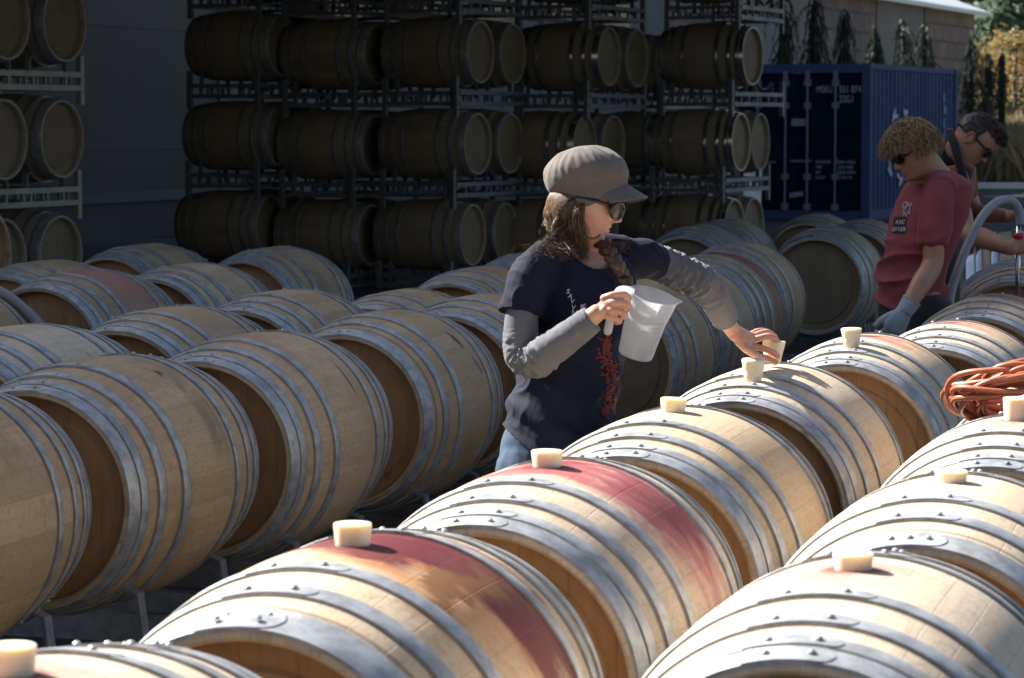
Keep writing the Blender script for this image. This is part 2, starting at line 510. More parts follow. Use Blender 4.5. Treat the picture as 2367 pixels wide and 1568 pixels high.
# end wall and roof
b = MB(); s1 = bs(88)
b.box((-6.2, s1 - .2, 2.5), (12, .38, 5))
b.obj('end_wall', stone, B, False)
rm = NT('metal_roof'); co = rm.coord(); sp = rm.add('ShaderNodeSeparateXYZ'); rm.link(co, sp.inputs[0])
rm.p.inputs['Base Color'].default_value = (.62, .68, .74, 1); rm.p.inputs['Roughness'].default_value = .35; rm.p.inputs['Metallic'].default_value = .3
b = MB()
S0, S1 = bs(66.2), bs(88.2)
ncor = 120
rows = [[], []]
rt = []; rb = []
for i in range(ncor * 2 + 1):
    s = lerp(S0, S1, i / (ncor * 2)); dz = .05 if i % 2 else 0
    rt.append((-9.5, s, 5.02 + 3.6 + dz)); rb.append((.35, s, 4.98 + dz))
b.grid([rb, rt], False)
b.obj('roof', rm.mat, B, False)
b = MB(); b.box((.36, (S0 + S1) / 2, 4.92), (.10, S1 - S0, .10))
b.obj('gutter', mat('roof_gutter', (.5, .56, .62), .4, .3), B, False)
# rafter ends under the stone eave, cascades of light specks are the lichen on the stone blocks
b = MB(); b.box((.04, bs(71.4), 2.5), (.05, .22, 5)); b.box((.04, bs(82), 2.5), (.05, .3, 5)); b.obj('downpipe', mat('dark_downpipe', (.05, .05, .055), .6), B, False)

# canopy over the stacks (above the picture)
C_ = empty('yard_canopy', (0, 0, 0)); tag(C_, 'flat steel canopy that shades the stacked barrels, above the picture', 'canopy')
b = MB()
i = b.verts([(-16, 12.5, 4.0), (6.0, 17.0, 4.0), (6.0, 38, 4.0), (-5.9, 38, 4.0), (-16, 12.5, 4.1), (6.0, 17.0, 4.1), (6.0, 38, 4.1), (-5.9, 38, 4.1)])
for q in ((0, 3, 2, 1), (4, 5, 6, 7), (0, 1, 5, 4), (1, 2, 6, 5), (2, 3, 7, 6), (3, 0, 4, 7)): b.quad(*[i + k for k in q])
b.obj('canopy_roof', mat('canopy_sheet', (.06, .062, .065), .7), C_, False)
for x, y in ((5.8, 17.2), (-7.5, 14.4)):
    p = MB(); p.box((x, y, 2.0), (.16, .16, 4.0)); p.obj('post', M['rack'], C_, False)

# added building across the yard, unseen behind the camera, blocks the low sky
OB = empty('sky_block_hall', (-10, -16, 0)); tag(OB, 'plain brown hall added across the yard, unseen behind the viewer, to block low sky', 'building')
b = MB(); b.box((0, -3, 6), (64, 6, 12)); b.obj('wall', mat('sky_block_brown', (.055, .048, .042), .8, var=(.4, (.045, .04, .034))), OB, False)  # wall of the added, unseen hall
b = MB(); b.box((0, -3, 12.15), (65, 7, .28)); b.obj('roof', M['rack'], OB, False)  # roof of the added, unseen hall

# shipping container
c0 = Vector((5.9, 47.0, 0)); ca = radians(22.3)
CT = empty('shipping_container', c0, -ca)
tag(CT, 'blue corrugated shipping container with grey locking rods on its doors, beside the winery wall', 'container')
Wc, Lc, Hc = 2.44, 6.06, 2.59
blue_d = mat('shaded_door_blue', (.004, .013, .026), .7, var=(1.5, (.003, .009, .02)), spec=.1)  # darker copy of the container blue, with the doors' shade in the colour
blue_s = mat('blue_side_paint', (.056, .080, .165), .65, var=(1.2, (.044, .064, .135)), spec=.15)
rod = mat('locking_rod', (.20, .21, .25), .45, .3)
whp = mat('white_lettering', (.42, .44, .50), .6)
b = MB()   # side at local x=0 running +y, trapezoid corrugation
ys = []; n = 22
for k in range(n):
    y0 = .14 + (Lc - .28) * k / n; p = (Lc - .28) / n
    ys += [(y0, 0), (y0 + p * .30, 0), (y0 + p * .45, -.05), (y0 + p * .85, -.05)]
ys.append((Lc - .14, 0))
for xo, sg in ((-.02, 1), (-Wc + .02, -1)):
    b.grid([[(xo + sg * d, y, .16) for y, d in ys], [(xo + sg * d, y, Hc - .10) for y, d in ys]], False)
b.box((-Wc / 2, Lc - .05, Hc / 2), (Wc - .2, .06, Hc - .2))
b.obj('corrugated_side', blue_s, CT, False)
b = MB()
rows = [[(-.04, .1 + (Lc - .2) * i / 80, Hc - .02 + (.018 if i % 4 < 2 else 0)) for i in range(81)], [(-Wc + .04, .1 + (Lc - .2) * i / 80, Hc - .02 + (.018 if i % 4 < 2 else 0)) for i in range(81)]]
b.grid(rows, False); b.box((-Wc / 2, Lc / 2, .08), (Wc - .1, Lc - .1, .12))
b.obj('roof', blue_s, CT, False)
b = MB()
for x in (-.07, -Wc + .07):
    for y in (.06, Lc - .06): b.box((x, y, Hc / 2), (.15, .14, Hc))
    b.box((x, Lc / 2, .08), (.10, Lc - .26, .16)); b.box((x + (.01 if x > -1 else -.01), Lc / 2, Hc - .045), (.08, Lc - .26, .09))
b.box((-Wc / 2, .05, .08), (Wc - .31, .11, .15)); b.box((-Wc / 2, .05, Hc - .08), (Wc - .31, .11, .15)); b.box((-Wc / 2, Lc - .05, Hc - .06), (Wc - .31, .1, .11))
b.obj('corner_frame', blue_s, CT, False)
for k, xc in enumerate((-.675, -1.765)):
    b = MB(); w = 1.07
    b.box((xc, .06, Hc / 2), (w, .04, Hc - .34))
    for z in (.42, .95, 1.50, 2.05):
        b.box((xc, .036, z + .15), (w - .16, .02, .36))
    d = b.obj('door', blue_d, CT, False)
    for xr in ((-.395, .085) if k == 0 else (-.165, .315)):
        r = MB(); r.tube([(xc + xr, -.02, .14), (xc + xr, -.02, Hc - .12)], .018, 8)
        for z in (.22, .72, 1.9, Hc - .32): r.box((xc + xr, -.008, z), (.12, .035, .10))
        r.box((xc + xr, -.012, Hc - .2), (.07, .05, .16))
        r.obj('lock_rod', rod, d, True, 40)
    hd = MB(); hd.box((xc + (-.02 if k else -.5), -.03, .98 - .02 * k), (.36, .02, .035)); hd.box((xc + (-.05 if k else .1), -.03, .98), (.05, .03, .11))
    hd.obj('handle', rod, d, False)
def flat_text(txt, size, m, parent, loc, rot, name='lettering', ext=.002, align='LEFT', sx=1.0):
    cu = bpy.data.curves.new(name, 'FONT'); cu.body = txt; cu.size = size; cu.extrude = ext; cu.align_x = align
    o = bpy.data.objects.new(name, cu); COL.objects.link(o)
    bpy.context.view_layer.update()
    me = bpy.data.meshes.new_from_object(o.evaluated_get(bpy.context.evaluated_depsgraph_get()))
    bpy.data.objects.remove(o); bpy.data.curves.remove(cu)
    me.materials.clear(); me.materials.append(m)
    q = link(name, me, parent); q.location = loc; q.rotation_euler = rot; q.scale = (sx, 1, 1)
    return q
R90 = (pi / 2, 0, 0)
flat_text('MSKU', .165, whp, CT, (-.93, .018, 2.11), R90, sx=.66)
flat_text('551 874 4', .165, whp, CT, (-.54, .018, 2.11), R90, sx=.70)
flat_text('22G1', .165, whp, CT, (-.54, .018, 1.95), R90, sx=.70)
for k, (a, t) in enumerate((('MAX.GROSS', '30.480 KG  67.200 LB'), ('TARE', '2.250 KG  4.960 LB'), ('NET', '28.230 KG  62.240 LB'), ('CU.CAP.', '33.2 CU.M  1.170'))):
    flat_text(a, .075, whp, CT, (-.93, .018, .94 - k * .085), R90, sx=.62)
    flat_text(t, .075, whp, CT, (-.56, .018, .94 - k * .085), R90, sx=.46)
for (x, z, w, h) in ((-1.95, 1.42, .36, .44), (-1.98, .80, .30, .28)):
    q = MB(); q.box((x, .018, z), (w, .012, h)); q.obj('placard', mat('pale_placard', (.20, .21, .23), .6), CT, False)
for (x, z, w, h, r_) in ((-1.22, 1.62, .26, .12, 0), (-1.26, .42, .24, .08, -.15)):
    q = MB(); q.box((x, .016, z), (w, .012, h), Matrix.Rotation(r_, 3, 'Y')); q.obj('sticker', mat('grey_sticker', (.24, .26, .31), .6), CT, False)
# side letters and the faint star outline
Rs = (pi / 2, 0, pi / 2)
for ch, z in (('8', 1.98), ('74', 1.76), ('G', 1.52), ('1', 1.28)):
    flat_text(ch, .24, whp, CT, (.006, Lc - 1.05, z), Rs, sx=.8)
q = MB()
for k in range(7):
    a = 2 * pi * k / 7 + .2
    pc = Vector((.004, 1.95 + .85 * cos(a), 1.22 + .55 * sin(a)))
    q.box(pc, (.006, .34, .07), Matrix.Rotation(a + 1.2, 3, 'X')); q.box(pc + Vector((0.002, .1 * cos(a + 1), .1 * sin(a + 1))), (.006, .07, .28), Matrix.Rotation(a + .5, 3, 'X'))
q.obj('star_emblem', whp, CT, False)

# ---------------------------------------------------------------- vegetation
def leaf_mat(name, c, c2):
    m = NT(name); co = m.coord()
    m.link(m.mix(m.map(m.noise(co, 1.4, 4), .35, .65), c, c2), m.p.inputs['Base Color'])
    m.p.inputs['Roughness'].default_value = .6
    m.p.inputs['Specular IOR Level'].default_value = .25
    tr = m.add('ShaderNodeBsdfTranslucent'); tr.inputs[0].default_value = tuple(min(1, x * 1.2) for x in c) + (1,)
    mx = m.add('ShaderNodeMixShader'); mx.inputs[0].default_value = .35
    out = m.n['Material Output']
    m.link(m.p.outputs[0], mx.inputs[1]); m.link(tr.outputs[0], mx.inputs[2]); m.link(mx.outputs[0], out.inputs[0])
    return m.mat
bark = mat('bark', (.10, .075, .055), .9, var=(9, (.06, .045, .035)))
L_wood = leaf_mat('far_foliage', (.10, .155, .105), (.06, .105, .075))
L_aut = leaf_mat('autumn_foliage', (.27, .18, .065), (.14, .14, .06))
L_weep = leaf_mat('weeping_foliage', (.030, .042, .034), (.045, .06, .042))
L_dry = leaf_mat('dry_grass', (.27, .215, .13), (.15, .12, .072))

def leaf(b, p, s, rng, drop=0.0):
    a = rng.uniform(0, 2 * pi); t = Vector((cos(a), sin(a), rng.uniform(-.9, .5) - drop)).normalized()
    n = t.cross(Vector((rng.uniform(-1, 1), rng.uniform(-1, 1), rng.uniform(-1, 1)))).normalized()
    i = b.verts([p - t * s * .5, p + n * s * .32, p + t * s * .5, p - n * s * .32]); b.quad(i, i + 1, i + 2, i + 3)

def crown_tree(name, loc, H, R, leafm, rng, nl, ls, label, group, base=.25, lobes=9):
    root = empty(name, loc); tag(root, label, 'tree', group)
    t = MB()
    t.tube([(0, 0, 0), (R * .04, 0, H * .3), (0, R * .05, H * .6), (R * .03, 0, H * .92)], [H * .03, H * .024, H * .015, H * .004], 8)
    for k in range(8):
        a = rng.uniform(0, 6.28); z = H * rng.uniform(.28, .7); l = R * rng.uniform(.5, .9)
        t.tube([(0, 0, z), (cos(a) * l * .5, sin(a) * l * .5, z + l * .35), (cos(a) * l, sin(a) * l, z + l * .55)], [H * .010, H * .006, H * .002], 6)
    t.obj('trunk', bark, root)
    c = MB(); cl = []
    for k in range(lobes * 5):
        z = rng.uniform(base, .97); rr = R * (sin(pi * min(1, (z - base) / (1 - base) * .86 + .12)) ** .6) * rng.uniform(.35, 1.0)
        a = rng.uniform(0, 6.28); cl.append((Vector((cos(a) * rr, sin(a) * rr, z * H)), R * rng.uniform(.14, .30)))
    for k in range(nl):
        cp, cr = cl[k % len(cl)]
        d = Vector((rng.gauss(0, 1), rng.gauss(0, 1), rng.gauss(0, .7)))
        d = d.normalized() * (cr * rng.uniform(.4, 1.0))
        leaf(c, cp + d, ls * rng.uniform(.6, 1.4), rng)
    c.obj('crown', leafm, root, False, fix=False)
    return root
rng = random.Random(11)
far = [(24.5, 150, 15, 5.5), (29, 146, 13, 5.0), (33.5, 152, 16, 6), (37.5, 140, 12, 5), (23.0, 128, 9, 3.4), (27.0, 118, 7.5, 3.2), (41, 150, 15, 6), (31.5, 130, 8.5, 3.6)]
desc = ['tall dark green tree right behind the end of the winery roof', 'rounded green tree, second from the winery roof in the far row', 'tallest blue green tree in the middle of the far row', 'mid height green tree on the right of the far row',
        'slim young green tree just right of the winery corner', 'low bushy green tree in front of the far row', 'broad green tree at the far right edge', 'short olive green tree behind the orange one']
for (x, y, h, r), d in zip(far, desc):
    crown_tree('broadleaf_tree', (x, y, 0), h, r, L_wood, rng, 7000, .42, d, 'far green trees', .05, 14)
crown_tree('autumn_tree', (16.9, 96, 0), 4.6, 2.3, L_aut, rng, 5200, .15, 'small tree with orange and yellow autumn leaves above the dry grass', 'autumn trees', .18, 12)
crown_tree('autumn_tree', (19.8, 93, 0), 5.4, 2.5, L_aut, rng, 3500, .15, 'autumn tree at the right edge, partly out of the picture', 'autumn trees', .2, 12)

def weeping(loc, H, R, label, seed, sparse=1.0, top=0.0):
    rng = random.Random(seed); root = empty('weeping_conifer', loc); tag(root, label, 'tree', 'weeping conifers along the wall')
    t = MB(); t.tube([(0, 0, 0), (.04, .02, H * .5), (0, 0, H * .97)], [.09, .06, .015], 7); t.obj('trunk', bark, root)
    c = MB()
    for k in range(int(110 * sparse)):
        z = H * (rng.uniform(.22, 1.0) ** .8); a = rng.uniform(0, 6.28); l = R * (.95 - z / H * .55) * rng.uniform(.25, 1.3) * (.45 + 1.3 * abs(noise.noise(Vector((a * .8, z * 1.1, seed)))) * 1.6)
        drop = rng.uniform(.35, .95) * H * .30
        p0 = Vector((0, 0, z)); p1 = Vector((cos(a) * l * .38, sin(a) * l * .38, z - drop * .08)); p2 = Vector((cos(a) * l * .72, sin(a) * l * .72, z - drop * .45)); p3 = Vector((cos(a) * l, sin(a) * l, z - drop))
        ps = spline([p0, p1, p2, p3], 4)
        c.tube(ps, [.02, .02, .018, .018, .016, .016, .014, .012, .01, .01, .008, .006, .004], 3, False)
        for q in ps[4::2]:
            for _ in range(2):
                p = Vector(q) + Vector((rng.uniform(-.04, .04), rng.uniform(-.04, .04), 0))
                s = rng.uniform(.12, .24); w = Vector((rng.uniform(-1, 1), rng.uniform(-1, 1), 0)).normalized() * .018
                e = p + Vector((rng.uniform(-.06, .06), rng.uniform(-.06, .06), -s))
                i = c.verts([p - w, p + w, e]); c.f.append((i, i + 1, i + 2)); c.m.append(0)
    c.obj('crown', L_weep, root, False, fix=False)
wl = [(1815, 56, -4, .75, 'dark weeping conifer with a full skirt, leftmost along the wall'), (1882, 59, -12, .7, 'slender weeping conifer, second from the left along the wall'),
      (1953, 62, 20, .8, 'weeping conifer in front of the left stone panel'), (2018, 65, 58, .75, 'shorter weeping conifer right of the left stone panel'),
      (2085, 66, 42, .95, 'bushy topped weeping conifer before the pale panel'), (2140, 68, 52, .8, 'thin weeping conifer between pale panel and right stone panel'),
      (2246, 74, 70, .75, 'drooping conifer at the end corner of the winery wall'), (2284, 78, 118, .55, 'drooping conifer standing free right of the winery corner'),(2316,82,120,.3,'small drooping conifer beside the orange tree')]
for k, (u, y, vtop, R, d) in enumerate(wl):
    p = at(u, vtop, y)
    weeping((p.x, p.y, 0), p.z, R * 1.05, d, 40 + k, 1.0)

# tall dry grass bank
b = MB(); rng = random.Random(5)
for k in range(9000):
    y = rng.uniform(72.5, 92); x = y * rng.uniform(.150, .195)
    h = rng.uniform(.8, 1.35) + (y - 72) * .035 + .35 * noise.noise(Vector((x * .8, y * .8, 0)))
    a = rng.uniform(0, 6.28); w = .03; lx, ly = rng.gauss(0, .22), rng.gauss(0, .22)
    i = b.verts([(x - w * cos(a), y - w * sin(a), 0), (x + w * cos(a), y + w * sin(a), 0), (x + lx + w * .5, y + ly, h * .7), (x + lx * 1.6, y + ly * 1.6, h)])
    b.quad(i, i + 1, i + 2, i + 3)
g = b.obj('dry_grass', L_dry, None, False, fix=False)
tag(g, 'tall dry golden grass on the bank beyond the yard', 'grass', kind='stuff')
# ---------------------------------------------------------------- barrels
BL, BR0, BR1 = .475, .294, .350
def prof(y): return BR0 + (BR1 - BR0) * (1 - abs(y / BL) ** 2.0)

def body_mesh(n, ny):
    b = MB(); ys = [-BL + 2 * BL * i / ny for i in range(ny + 1)]
    rows = []; uvr = []
    for y in ys:
        rows.append([(sin(2 * pi * (j / n - .5)) * prof(y), y, cos(2 * pi * (j / n - .5)) * prof(y)) for j in range(n + 1)])
    b.grid(rows, False)
    nb = len(b.v)
    for sg in (-1, 1):
        ring = []
        for r, y in ((BR0, BL), (BR0 - .010, BL + .0015), (BR0 - .017, BL - .006), (BR0 - .019, BL - .040)):
            ring.append([(sin(2 * pi * (j / n - .5)) * r, sg * y, cos(2 * pi * (j / n - .5)) * r) for j in range(n + 1)])
        b.grid(ring, False)
    me = b.mesh('staves', M['oak'], True, True, 40)
    uvl = me.uv_layers.new(name='UVMap')
    import numpy as np
    co = np.empty(len(me.vertices) * 3); me.vertices.foreach_get('co', co); co = co.reshape(-1, 3)
    vi = np.empty(len(me.loops), dtype=int); me.loops.foreach_get('vertex_index', vi)
    # angle from the vertex order: column index is vertex index modulo n+1
    jj = vi % (n + 1)
    uv = np.stack([jj / n, co[vi, 1]], 1)
    uvl.data.foreach_set('uv', uv.ravel())
    return me

def head_mesh(n):
    b = MB(); rows = []
    for r, y in ((BR0 - .0195, .0), (.235, .003), (.228, -.004), (.12, -.005), (.002, -.005)):
        rows.append([(sin(2 * pi * j / n) * r, -BL + .040 + y, cos(2 * pi * j / n) * r) for j in range(n)])
    b.grid(rows, True, False, False, True)
    return b.mesh('barrel_head', M['head'], True, True, 40)

def rivet(b, th, y, r0, s=1.0):
    t = Vector((cos(th), 0, -sin(th))); nrm = Vector((sin(th), 0, cos(th))); ax = Vector((0, 1, 0))
    rows = []
    for rr, h in ((.0060, 0), (.0055, .0028), (.0033, .0048), (.0007, .0054)):
        rows.append([nrm * (r0 + h * s) + (t * cos(2 * pi * k / 8) + ax * sin(2 * pi * k / 8)) * rr * s + ax * y for k in range(8)])
    b.grid(rows, True, False, False, True)

def hoop_mesh(y0, y1, n, a0=-13, a1=9, rv=2, sg=1, rows2=False, off=.0046, detail=True):
    """band between axial positions y0<y1 with a riveted lap"""
    b = MB(); rows = []
    for j in range(n):
        th = 2 * pi * j / n; s, c = sin(th), cos(th)
        row = []
        for y, r in ((y0, prof(y0) - .001), (y0, prof(y0) + off), (y0 + .002, prof(y0) + off + .0008), (y1 - .002, prof(y1) + off + .0008), (y1, prof(y1) + off), (y1, prof(y1) - .001)):
            row.append((s * r, y, c * r))
        rows.append(row)
    b.grid(rows, False, True)
    if detail:
        a0, a1 = radians(a0), radians(a1); K = 22; ym = (y0 + y1) / 2; hw = (y1 - y0) / 2
        R = []
        rnd = hw / .33
        for k in range(K + 1):
            th = lerp(a0, a1, k / K)
            w = 1.0; e = (a1 - th)
            if e < rnd: w = max(.12, sqrt(max(0, 1 - (1 - e / rnd) ** 2)))
            row = []
            for q in (-1, -.98, .98, 1):
                y = ym + q * hw * w * 1.0
                rr = prof(y) + off + (.0020 if abs(q) < .99 else .0005)
                row.append((sin(th) * rr, y, cos(th) * rr))
            R.append(row)
        b.grid(R, False, False, True, True)
        for q in range(rv):
            th = lerp(a0, a1, (.25 + .5 * q / max(1, rv - 1)) if rv > 1 else .5)
            if rows2:
                for yy in (-.35, .35): rivet(b, th + yy * .03, ym + hw * yy * 1.1, prof(ym) + off + .0021)
            else: rivet(b, th, ym, prof(ym) + off + .0021)
    return b.mesh('hoop', M['hoop'], True, True, 35)

def barrel_template(kind, n, ny, detail=True):
    """list of (part name, mesh, y flip)"""
    parts = [('staves', body_mesh(n, ny), 0), ('barrel_head', head_mesh(n), 0), ('barrel_head', None, 1)]
    parts[2] = ('barrel_head', parts[1][1], 1)
    if kind == 8:
        bands = [(-BL - .001, -BL + .044), (-BL + .054, -BL + .085), (-BL + .139, -BL + .174), (-BL + .267, -BL + .302)]
    elif kind == 9:
        bands = [(-BL - .001, -BL + .072), (-BL + .137, -BL + .177), (-BL + .264, -BL + .304)]
    else:
        bands = [(-BL - .001, -BL + .062), (-BL + .137, -BL + .177), (-BL + .264, -BL + .304)]
    for k, (a, c) in enumerate(bands):
        rv = 3 if (kind == 6 and k == 0) else 2
        me = hoop_mesh(a, c, n, -15 - k * 1.0, 9 + k * .5, rv, 1, kind == 9 and k == 0, detail=detail)
        parts.append(('hoop', me, 0)); parts.append(('hoop', me, 1))
    return parts
TPL = {}
def tpl(kind, lod):
    if (kind, lod) not in TPL:
        n, ny, d = {0: (144, 24, True), 1: (96, 16, True), 2: (48, 10, False)}[lod]
        TPL[(kind, lod)] = barrel_template(kind, n, ny, d)
    return TPL[(kind, lod)]

def barrel(x, y, z, az, label, group, kind=8, lod=1, m='oak', roll=0.0, hm='hoop', hd='head', name='wine_barrel', rx=0):
    root = empty(name, (x, y, z), -radians(az)); tag(root, label, 'barrel', group)
    if rx: root.rotation_euler.x = rx
    for nm, me, flip in tpl(kind, lod):
        o = link(nm, me, root)
        o.rotation_euler = (0, radians(roll), pi) if False else (0, radians(roll), 0)
        if flip: o.scale = (1, -1, 1)
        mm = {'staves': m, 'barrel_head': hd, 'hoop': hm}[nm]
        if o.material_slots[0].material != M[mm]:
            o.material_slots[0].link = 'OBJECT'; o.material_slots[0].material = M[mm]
    return root

def ztop(v, y):       # height of a barrel crown seen at source row v, distance y
    return 1.615 - y * tan(math.atan((v - 848) / 7113) + PITCH)

AZL, AZS, AZR = 16.1, 15.1, 15.7
GL = 'barrels lying in the shaded rows on the left'
GS = 'barrels lying in the shaded rows behind the woman'
GR = 'barrels lying in the sunlit rows at the front'
#  key, x, y, crown row in the photo (or None), azimuth, kind, lod, material, roll, label, group
NEAR = [
 ('L0', -1.53, 7.10, None, AZL, 8, 0, 'oak', 150, 'shaded barrel cut off by the left edge, nearest of its row', GL),
 ('C', -1.170, 8.044, 894, AZL, 8, 0, 'oak_C', 0, 'shaded barrel with a dark brush mark, left of the wavy grained one', GL),
 ('D', -0.812, 8.969, 834, AZL, 8, 0, 'oak_D', 0, 'shaded barrel with wavy grain between two others in the near left row', GL),
 ('E', -0.450, 10.088, 777, AZL, 6, 0, 'oak_E', 0, 'shaded barrel with only six hoops, just left of the woman', GL),
 ('P1', -1.60, 9.17, 815, AZL, 8, 0, 'oak_pale', 80, 'barrel at the left edge in the second row, behind the one with the brush mark', GL),
 ('P2', -1.231, 10.216, 768, AZL, 8, 0, 'oak', -12, 'barrel with yellow stained hoop laps, second in the second row from the left', GL),
 ('P3', -0.906, 11.209, 726, AZL, 8, 1, 'oak', 0, 'barrel with a dark smear on its front hoop, third in the second row', GL),
 ('P4', -0.47, 12.15, 725, AZL, 6, 1, 'oak', 100, 'small looking barrel showing two bluish hoops, in the gap beside the dark racks', GL),
 ('P5', -0.120, 11.024, 737, AZL, 8, 1, 'oak', -10, 'barrel half hidden behind the gray sleeved elbow of the woman', GL),
 ('P6', -0.160, 13.276, 668, AZL, 6, 1, 'oak', 30, 'barrel with two hoops close together, behind the one at the elbow of the woman', GL),
 ('P7', 0.10, 14.7, None, AZL, 8, 1, 'oak_dull', 0, 'sliver of a barrel showing over the right shoulder sleeve of the woman', GL),
 ('Q2', -2.32, 11.5, None, AZL, 8, 1, 'oak', 70, 'barrel at the left edge with a gray hose lying over its end', GL),
 ('Q3', -1.92, 12.70, 676, AZL, 8, 1, 'stain_rose', -8, 'barrel with a wide rose pink wine band on the left', GL),
 ('Q1', -2.30, 13.95, 652, AZL, 8, 1, 'oak', 40, 'barrel at the far left edge behind the one with the pink band', GL),
 ('Q5', -1.56, 13.75, 659, AZL, 8, 1, 'oak_warm', -14, 'brown streaked barrel right behind the one with the pink band', GL),
 ('Q4', -2.025, 15.60, 610, AZL, 8, 1, 'oak', 35, 'rearmost barrel on the left, before the dark wall', GL),
 ('Q6', -1.287, 15.307, 618, AZL, 8, 1, 'oak', 0, 'rear barrel whose far hoops shine, in front of the dark racks', GL),
 ('S1', .50, 12.20, None, AZS, 8, 1, 'oak', 60, 'shaded barrel seen behind the clear jug', GS),
 ('S2', .79, 13.5, None, AZS, 8, 1, 'stain_run', 0, 'shaded barrel with a dark wine stain under the raised sleeve', GS),
 ('S3', 1.025, 14.5, 632, AZS, 8, 1, 'stain_red', 0, 'barrel with a deep red band around it, right of the raised arm', GS),
 ('S3b', 1.247, 15.7, 607, AZS, 8, 1, 'oak', -6, 'barrel close behind the one with the deep red band', GS),
 ('S4', 1.186, 18.155, 564, AZS, 8, 1, 'oak_dull', 0, 'barrel behind the raised arm, left one of the far pair', GS),
 ('S5', 1.50, 19.90, 547, AZS, 8, 1, 'oak_dull', 10, 'far barrel just below the right end of the rack stacks', GS),
 ('S6', 1.984, 17.927, 567, AZS, 8, 1, 'oak_dull', -5, 'barrel showing its full round head beside the man in the red shirt', GS),
 ('S8', 2.38, 19.35, 549, AZS, 8, 1, 'oak_dull', 14, 'far barrel touching the back of the man in the red shirt, below the container', GS),
 ('S7', 2.22, 20.75, 535, AZS, 8, 1, 'oak_dull', 5, 'rearmost barrel directly below the container doors', GS),
 ('A0', -0.605, 3.40, None, AZR, 8, 0, 'stain_pink', 0, 'sunlit barrel cut off at the bottom left corner', GR),
 ('A', -0.252, 4.463, None, AZR, 9, 0, 'stain_A', 0, 'sunlit barrel with the largest dark red and orange wine spill', GR),
 ('B', 0.068, 5.490, None, AZR, 8, 0, 'stain_B', 0, 'sunlit barrel washed with pink wine, below the jeans of the woman', GR),
 ('C2', 0.372, 6.539, None, AZR, 8, 0, 'oak_warm', 0, 'sunlit barrel with a small star shaped wine splash beside its bung', GR),
 ('D2', 0.697, 7.684, 917, AZR, 8, 0, 'oak_pale', 0, 'sunlit barrel the woman is reaching to', GR),
 ('E2', 1.098, 8.830, 840, AZR, 8, 0, 'stain_top', 0, 'half sunlit barrel with a ragged wine run, right of the reaching hand', GR),
 ('F2', 1.478, 9.525, 807, AZR, 8, 0, 'stain_top', -4, 'barrel with five close hoops and a bright front rim, below the gloved hand', GR),
 ('G2', 1.846, 10.916, 740, AZR, 8, 1, 'stain_run', 0, 'shaded barrel with red drips, right of the gloved hand', GR),
 ('H2', 2.40, 13.30, 664, AZR, 8, 1, 'stain_run', -4, 'barrel with a wine streak at the right edge below the working hands', GR),
 ('I2', 2.62, 14.75, 650, AZR, 8, 1, 'oak_grey', 0, 'dark gray weathered barrel behind the one below the working hands', GR),
 ('J2', 3.06, 16.2, None, 97, 8, 1, 'oak_warm', 0, 'barrel lying crosswise with pale upright hoops, at the right edge', GR),
 ('R0', 0.20, 3.20, None, AZR, 8, 0, 'oak_pale', 0, 'barrel below the bottom edge in the right front row', GR),
 ('R1', 0.510, 4.216, None, AZR, 8, 0, 'stain_pink', 0, 'brightly lit barrel filling the bottom right corner', GR),
 ('R2', 0.816, 5.251, None, AZR, 6, 0, 'oak_pale', 0, 'brightly lit barrel with three rivets on its rim hoop, behind the bottom right one', GR),
 ('R3', 1.13, 6.34, 1050, AZR, 8, 0, 'stain_pink', 2, 'bright barrel with a pinkish crown in front of the coiled hose', GR),
 ('R4', 1.46, 7.47, None, AZR, 8, 0, 'oak', 0, 'barrel under the coiled brown hose at the right edge', GR),
]
NB = {}
for key, x, y, v, az, kind, lod, m, roll, lab, grp in NEAR:
    if key == 'R0': continue
    zc = .60
    if v is not None:
        zc = max(.52, min(.65, ztop(v, y) - .3505 + .0005))
    if key == 'J2': zc = .66
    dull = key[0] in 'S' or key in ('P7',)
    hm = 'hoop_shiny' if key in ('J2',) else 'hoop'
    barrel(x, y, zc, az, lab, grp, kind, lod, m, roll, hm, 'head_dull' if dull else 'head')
    NB[key] = (x, y, zc, az)

